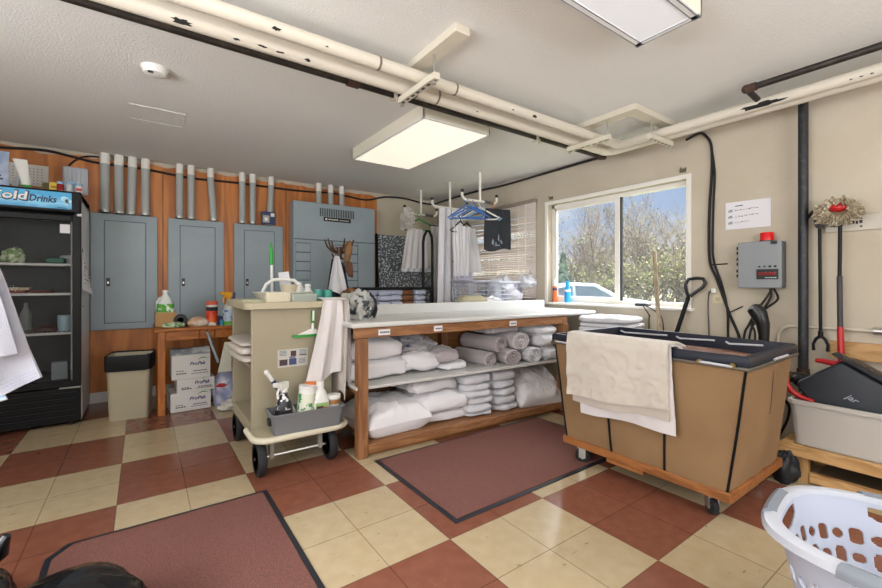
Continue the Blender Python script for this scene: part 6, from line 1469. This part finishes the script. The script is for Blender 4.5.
B().sph(cen, .03, .10, .062).build('head_core', mat('yarn_core', '#8f8166', .95), mo)
B().sph(cen+Vector((-.05, 0, .014)), .026, .044, .028).build('red_center', redP, mo)
B().tube([cen+Vector((-.01, 0, -.06)), Vector((3.49, .665, 1.16))], .010, 10).build('upper_handle', blackM, mo); B().tube([(3.49, .665, 1.18), (3.48, .660, .86)], .014, 10).build('grip_sleeve', mat('sleeve_dark', '#34353a', .5), mo); B().tube([(3.48, .660, .87), (3.45, .645, .46)], .0165, 12).build('red_handle', redP, mo)
bx(3.565, 3.60, -.25, .726, .665, .772).build('mounting_board', woodP); o = bpy.data.objects['mounting_board']; tag(o, 'pine board screwed to the window wall behind the red mop handle', 'board')
for i, (y, z) in enumerate(((.45, .745), (.25, .70))): B().tube([(3.562, y, z), (3.566, y, z)], .007, 8).build('screw_head', blackP, o)

# long handled tools behind the truck
sv = thing('shovel', 'black D-handled shovel leaning on the wall under the window corner', 'shovel', (3.38, 1.74, 0))
B().tube([(3.42, 1.735, .30), (3.50, 1.545, 1.03)], [.017, .016], 10).build('shaft', blackM, sv)
B().tube([(3.50, 1.545, 1.03), (3.515, 1.565, 1.075), (3.52, 1.575, 1.13), (3.525, 1.555, 1.17), (3.53, 1.50, 1.178), (3.53, 1.45, 1.172), (3.53, 1.435, 1.14), (3.525, 1.45, 1.11), (3.51, 1.50, 1.065), (3.50, 1.53, 1.035)], .0135, 10).build('d_grip', blackP, sv)
b = B(); b.hexa([(3.36, 1.64, 0), (3.36, 1.845, 0), (3.375, 1.845, .0), (3.375, 1.64, .0)], [(3.40, 1.635, .34), (3.40, 1.835, .34), (3.415, 1.835, .34), (3.415, 1.635, .34)]); b.xf(Matrix.Translation((0, -.0, 0))); b.build('blade', mat('shovel_blade', '#3b3f44', .4, metal=.4), sv)
st = thing('wooden_pole', 'plain grayish wooden pole leaning against the window sill', 'pole', (3.3, 1.7, 0))
B().tube([(3.10, 1.52, 0), (3.535, 1.832, 1.40)], .0165, 12).build('shaft', wood('weathered_pole', '#a5967f', '#85745d', 'z', 2, .6, 10), st); B().sph((3.535, 1.832, 1.40), .017).build('rounded_tip', MATS['weathered_pole'], st)
bt = thing('black_handset', 'glossy black curved plastic tool handle rising behind the truck below the alarm box', 'tool handle', (3.3, 1.0, 0))
def bpth(k): return [Vector(q) for q in ((3.30, .995, .02), (3.30, .995, .50), (3.30, .993, .80), (3.298, .997, .87), (3.295, 1.018, .935), (3.292, 1.045, .975), (3.292, 1.055, .985))]
B().tube(bpth(0), [.024, .024, .030, .038, .047, .044, .024], 14).build('handle_body', blackP, bt)
B().lathe([(0, 0), (.09, 0), (.085, .02), (.03, .05), (0, .05)], (3.30, .995), 20).build('foot', blackP, bt)

# ================================================================== WHITE BIN ON THE LOW BENCH
bn = thing('low_bench', 'low pine bench under the white bin at the right wall', 'bench', (3.3, .4, 0))
wpy = woodP
b = B(); b.box(3.03, 3.07, -.35, .86, .150, .212); b.build('front_rail', wpy, bn, bevel=.003); bx(3.48, 3.52, -.35, .86, .150, .212).build('rear_rail', wpy, bn, bevel=.003)
for y in (-.35, .22, .78): bx(3.071, 3.479, y, y+.06, .150, .210).build('cross_bar', wpy, bn, bevel=.003)
for y in (-.30, .715):
    for x in (3.07, 3.44): bx(x, x+.045, y, y+.062, 0, .150).build('leg', wood('pine_leg', '#b78f5c', '#9c7546', 'z', 1.5, .55, 9) if 'pine_leg' not in MATS else MATS['pine_leg'], bn, bevel=.003)
bx(3.06, 3.10, -.35, .71, .012, .065).build('lower_rail', wpy, bn, bevel=.003); bx(3.101, 3.44, -.30, .71, .012, .025).build('lower_deck', mat('dusty_board', '#6d5d4a', .8), bn)
wb2 = thing('white_bin', 'white rectangular bin holding the black scoop on the low bench', 'bin', (3.28, .28, .213))
def wl_(z, k, r=.03): return [Vector((3.285+v.x, .29+v.y, z)) for v in rect_loop(.46-2*k, 1.02-2*k, 0, r, 4)]
loops(B(), [wl_(.213, .02), wl_(.445, .004), wl_(.446, -.008), wl_(.468, -.008), wl_(.468, .012), wl_(.225, .034)], True, True).build('bin_shell', mat('bin_white', '#b7b3ad', .5), wb2)
# scoop
so2 = thing('black_scoop', 'black plastic scoop with red trim lying in the white bin', 'scoop', (3.2, .5, .25))
# outline in wall-parallel plane (Y,Z), thickness along X
prof = [(.785, .535), (.775, .565), (.60, .70), (.585, .705), (.30, .53), (.30, .33), (.66, .36)]
b = B(); lo = [(3.12+.03*(i in (2, 3)), y, z) for i, (y, z) in enumerate(prof)]; hi = [(3.40, y, z) for y, z in prof]; b.hexa([Vector(q) for q in lo], [Vector(q) for q in hi]); b.build('scoop_body', mat('scoop_black', '#1f242c', .35), so2, bevel=.018, seg=3)
b = B(); b.hexa([(3.125, .635, .742), (3.125, .615, .75), (3.125, .22, .52), (3.125, .24, .495)], [(3.20, .635, .742), (3.20, .615, .75), (3.20, .22, .52), (3.20, .24, .495)]); bl_ = b.build('ribbed_handle', mat('scoop_handle', '#191a1d', .5), so2, bevel=.006)
b = B()
for i in range(5): t = .08+i*.07; y = .625-(.385)*t; z = .748-.228*t; b.hexa([(3.14, y, z+.004), (3.14, y-.012, z-.003), (3.185, y-.012, z-.003), (3.185, y, z+.004)], [(3.14, y, z+.012), (3.14, y-.012, z+.005), (3.185, y-.012, z+.005), (3.185, y, z+.012)])
b.build('grip_ribs', blackP, bl_)
B().tube([(3.115, .83, .575), (3.11, .825, .535), (3.11, .80, .50), (3.11, .755, .475), (3.11, .70, .462)], [.016, .018, .016, .014, .012], 10).build('red_trim', redP, so2)
B().tube([(3.30, .735, .672), (3.30, .70, .672), (3.30, .60, .66)], [.012, .016, .018], 10).build('red_lever', redP, so2)
B().sph((3.20, .775, .56), .05, .05, .045).build('front_knob', blackP, so2)
text('scoop_lettering', 'jar', (3.118, .575, .515), (0, -.86, -.5), (0, -.5, .86), .032, mat('letter_gray', '#8d939c', .5), so2, bold=.02, shear=.3, ext=.001)
# stuff under the bench end
item(place(lump(.20, .14, .18, 31, .3, 5), 3.15, .90, 0).build('white_cloth_bundle', mat('dull_white', '#b5b2b0', .8)), 'white crumpled cloth on the floor between truck and bench', 'cloth')
item(place(lump(.16, .13, .20, 33, .25, 5), 3.02, .81, 0).build('black_bundle', mat('black_cloth', '#17181c', .6)), 'black bundle on the floor in front of the bench leg', 'bundle')

# ================================================================== FRONT LAUNDRY BASKET
fb = thing('laundry_basket', 'white laundry basket with gray grips in the near right corner', 'laundry basket', (1.58, .10, 0))
BC = Vector((1.64, .085, 0)); bw, bd, bh = .50, .70, .45
BR = R(6)
def bl_at(a, t):
    # superellipse ring; a angle, t 0 bottom..1 top
    k = .70+.30*t**.8; e = .62
    x = spow(cos(a), e)*bw/2*k; y = spow(sin(a), e)*bd/2*k
    q = Matrix.Rotation(BR, 3, 'Z') @ Vector((x, y, 0)); return Vector((BC.x+q.x, BC.y+q.y, .012+(bh-.012)*t))
wm = mat('basket_white', '#a4a9b8', .4)
NU, NV = 352, 110
holes = set()
def in_hole(a, t):
    # rows of round and rounded-square openings
    s_ = a/(2*pi)*32; i = int(math.floor(s_)); f = s_-i-.5
    for row, tz in enumerate((.74, .60, .46, .30)):
        big = (i+row) % 2 == 0
        rw, rh = (.30, .052) if big else (.31, .030)
        if big:
            if abs(f)/rw < 1 and abs(t-tz)/rh < 1 and (abs(f)/rw)**4+(abs(t-tz)/rh)**4 < 1: return True
        else:
            if (f/rw)**2+((t-tz)/rh)**2 < 1: return True
    # hand openings under the grips
    for ac in (0, pi, pi/2, 1.5*pi):
        da = (a-ac+pi) % (2*pi)-pi; wdt = .36 if ac in (0, pi) else .22
        if abs(da) < wdt and .895-.045*(1-(da/wdt)**2)*1.2 < t < .955: return True
    return False
b = B(); i0 = b.n(); vid = {}
for i in range(NU):
    for j in range(NV+1): b.v.append(bl_at(2*pi*i/NU, j/NV))
for i in range(NU):
    for j in range(NV):
        if in_hole(2*pi*(i+.5)/NU, (j+.5)/NV): continue
        i2 = (i+1) % NU; b.face((i*(NV+1)+j, i2*(NV+1)+j, i2*(NV+1)+j+1, i*(NV+1)+j+1))
c0 = b.n(); b.v.append(Vector((BC.x, BC.y, .012)))
for i in range(NU): b.face((c0, ((i+1) % NU)*(NV+1), i*(NV+1)))
o = b.build('basket_wall', wm, fb); sm2 = o.modifiers.new('smooth', 'SMOOTH'); sm2.factor = .5; sm2.iterations = 3; so3 = o.modifiers.new('solid', 'SOLIDIFY'); so3.thickness = .006; so3.offset = 0
P_ = [bl_at(2*pi*i/72, 1.0) for i in range(72)]
m_ = Vector((BC.x, BC.y, bh))
b = B(); rimL = []
for kx, kz in ((-.006, -.004), (-.004, .010), (.012, .014), (.034, .006), (.040, -.012), (.034, -.016), (.028, -.004), (.010, .004)):
    L = []
    for p_ in P_: d_ = (p_-m_); d_.z = 0; L.append(p_+d_.normalized()*kx+Vector((0, 0, kz)))
    rimL.append(L)
rimL.append(rimL[0]); loops(b, rimL, False, False); b.build('rim', mat('basket_rim', '#b2b5be', .35), fb)
for ac, wdt in ((0, .36), (pi, .36), (pi/2, .18), (1.5*pi, .18)):
    pts = []
    for i in range(13):
        p_ = bl_at(ac-wdt+2*wdt*i/12, 1.0); d_ = p_-m_; d_.z = 0; pts.append(p_+d_.normalized()*.016+Vector((0, 0, .001)))
    def gl(kx, kz): return None
    g = B(); sec = ((-.012, .010), (.010, .0165), (.020, .010), (.0255, -.006), (.0255, -.020), (-.012, -.010))
    i0 = g.n()
    for p_ in pts:
        d_ = p_-m_; d_.z = 0; d_.normalize()
        for kx, kz in sec: g.v.append(p_+d_*kx+Vector((0, 0, kz+.0015)))
    k = len(sec)
    for i in range(12):
        for j in range(k): g.face((i*k+j, i*k+(j+1) % k, (i+1)*k+(j+1) % k, (i+1)*k+j))
    g.face(range(k)); g.face([12*k+j for j in range(k)])
    g.build('grip', mat('grip_gray', '#747a84', .5), fb)

# ================================================================== MATS, GARBAGE BAGS, TOWELS AT THE LEFT
def floor_mat_(name, label, x0, x1, y0, y1, cut=False):
    t = thing(name, label, 'mat', ((x0+x1)/2, (y0+y1)/2, 0), 'red brown floor mats')
    e_ = .026
    def prism(b, c, z0, z1): b.hexa([Vector((*q, z0)) for q in c], [Vector((*q, z1)) for q in c])
    c = [(x0, y0), (x1, y0), (x1, y1), (x0, y1)] if not cut else [(x0, y0), (x1, y0), (x1, y1), (x0+.06, y1), (x0, y1-.09)]
    m = Vector((sum(q[0] for q in c)/len(c), sum(q[1] for q in c)/len(c)))
    b = B(); prism(b, c, .0005, .005); b.build('rubber_edge', mat('mat_rubber', '#1d1f26', .45), t, bevel=.002)
    ci = [(q[0]+(e_ if q[0] < m.x else -e_), q[1]+(e_ if q[1] < m.y else -e_)) for q in c]
    b = B(); prism(b, ci, .0045, .009); b.build('pile', matM, t)
    return t
floor_mat_('floor_mat', 'red brown floor mat lying in front of the folding counter', 1.20, 2.72, 1.56, 2.42)
floor_mat_('floor_mat', 'red brown floor mat in the left foreground beside the garbage bags', -.33, .552, .9, 2.42, True)
gbg = thing('garbage_bag', 'black shiny garbage bag lying in the near left corner', 'garbage bag', (-.26, 1.62, 0))
def gbf(cx, cy, w, d, h, seed):
    def f(u, v):
        th = 2*pi*u; ph = -pi/2+pi*v
        q = Vector((cos(th)*cos(ph), sin(th)*cos(ph), sin(ph)))
        k = 1+.22*noise.noise(q*1.4+Vector((seed, 0, 0)))+.11*abs(noise.noise(Vector((q.x*1.6+q.y*4, q.y*4.5, q.z*2))+Vector((0, seed, 0))))
        x, y, z = q.x*k*w/2, q.y*k*d/2, q.z*k*h/2
        z = max(z, -h*.36); return (cx+x, cy+y, z+h*.36+.010)
    return f
B().surf(gbf(-.26, 1.62, .60, .58, .25, 3), 72, 40, cu=True).build('bag_film', bagM, gbg)
gb2 = thing('garbage_bag', 'tied black garbage bag standing at the left edge of the picture', 'garbage bag', (-.53, 2.0, 0))
B().surf(gbf(-.53, 2.0, .34, .34, .22, 9), 72, 40, cu=True).build('bag_film', bagM, gb2)
B().tube([(-.46, 2.0, .14), (-.435, 2.0, .19), (-.40, 2.0, .235), (-.375, 2.0, .285)], [.05, .022, .034, .012], 12).build('tied_neck', bagM, gb2)
# drying rack just outside the picture, two white towels hang from it
dr_ = thing('drying_rack', 'white drying rack standing at the left, outside the picture', 'drying rack', (-.62, 1.95, 0))
B().tube([(-1.3, 1.95, 1.345), (-.42, 1.95, 1.345)], .011, 10).build('top_rail', whitePl, dr_)
for x in (-1.28, -.78):
    for s_ in (-1, 1): B().tube([(x, 1.95, 1.345), (x, 1.95+s_*.30, .0)], .011, 8).build('leg', whitePl, dr_)
def twl(pts_l, pts_r, y, amp, sd):
    # edges given as polylines in (x,z)
    def at(P, t):
        n = len(P)-1; f = t*n; i = min(int(f), n-1); a, c = P[i], P[i+1]; k = f-i; return a[0]+(c[0]-a[0])*k, a[1]+(c[1]-a[1])*k
    def f(u, v):
        a = at(pts_l, v); c = at(pts_r, v); return (a[0]+(c[0]-a[0])*u, y+amp*sin(u*8+sd+v*1.5)*(.3+v), a[1]+(c[1]-a[1])*u)
    return f
tA = B().sheet(twl([(-.62, 1.36), (-.60, 1.1), (-.58, .80), (-.40, .755)], [(-.44, 1.36), (-.375, 1.15), (-.318, .925), (-.283, .815)], 1.965, .010, 1), 18, 26, .009)
o = tA.build('hanging_towel', mat('lilac_terry', '#babbc8', .95, sheen=.4, bump=(420, .9, .006), wrinkle=.2)); tag(o, 'white towel hanging lowest to a point at the left edge, with a woven border', 'towel', 'white towels on the drying rack')
b = B(); fA = twl([(-.62, 1.36), (-.60, 1.1), (-.58, .80), (-.40, .755)], [(-.44, 1.36), (-.375, 1.15), (-.318, .925), (-.283, .815)], 1.965, .010, 1)
for v in (.90, .93, .96): i = b.n(); 
for v in (.905, .935, .965):
    for k in range(10):
        u0, u1 = .30+k*.066, .30+k*.066+.05; i = b.n(); b.v += [Vector(fA(u0, v))+Vector((0, -.0056, 0)), Vector(fA(u1, v))+Vector((0, -.0056, 0)), Vector(fA(u1, v+.008))+Vector((0, -.0056, 0)), Vector(fA(u0, v+.008))+Vector((0, -.0056, 0))]; b.face((i, i+1, i+2, i+3))
b.build('woven_border', mat('border_lilac', '#a9acc4', .9), o, smooth=False)
o = B().sheet(twl([(-.66, 1.365), (-.66, 1.2), (-.66, .95), (-.52, .885)], [(-.46, 1.365), (-.40, 1.2), (-.365, 1.05), (-.337, .905)], 1.925, .010, 3), 16, 24, .009).build('hanging_towel', mat('lilac_terry', '#babbc8', .95, sheen=.4, bump=(420, .9, .006), wrinkle=.2)); tag(o, 'white towel hanging in front, the shorter one at the left edge', 'towel', 'white towels on the drying rack')
o = B().sheet(twl([(-.68, 1.362), (-.68, 1.1), (-.66, .85), (-.60, .69)], [(-.48, 1.362), (-.44, 1.1), (-.40, .85), (-.366, .752)], 1.945, .010, 5), 16, 24, .009).build('hanging_towel', mat('lilac_terry', '#babbc8', .95, sheen=.4, bump=(420, .9, .006), wrinkle=.2)); tag(o, 'white towel with a blue printed hem behind the shorter one at the left edge', 'towel', 'white towels on the drying rack')
b = B(); fC = twl([(-.68, 1.362), (-.68, 1.1), (-.66, .85), (-.60, .69)], [(-.48, 1.362), (-.44, 1.1), (-.40, .85), (-.366, .752)], 1.945, .010, 5)
i = b.n(); b.v += [Vector(fC(u, v))+Vector((0, -.0056, 0)) for u, v in ((.4, .86), (1, .90), (1, .99), (.4, .99))]; b.face((i, i+1, i+2, i+3)); b.build('blue_hem', mat('hem_blue', '#6fa0d0', .8, var=(30, '#cfd8ea', .45, .6)), o, smooth=False)
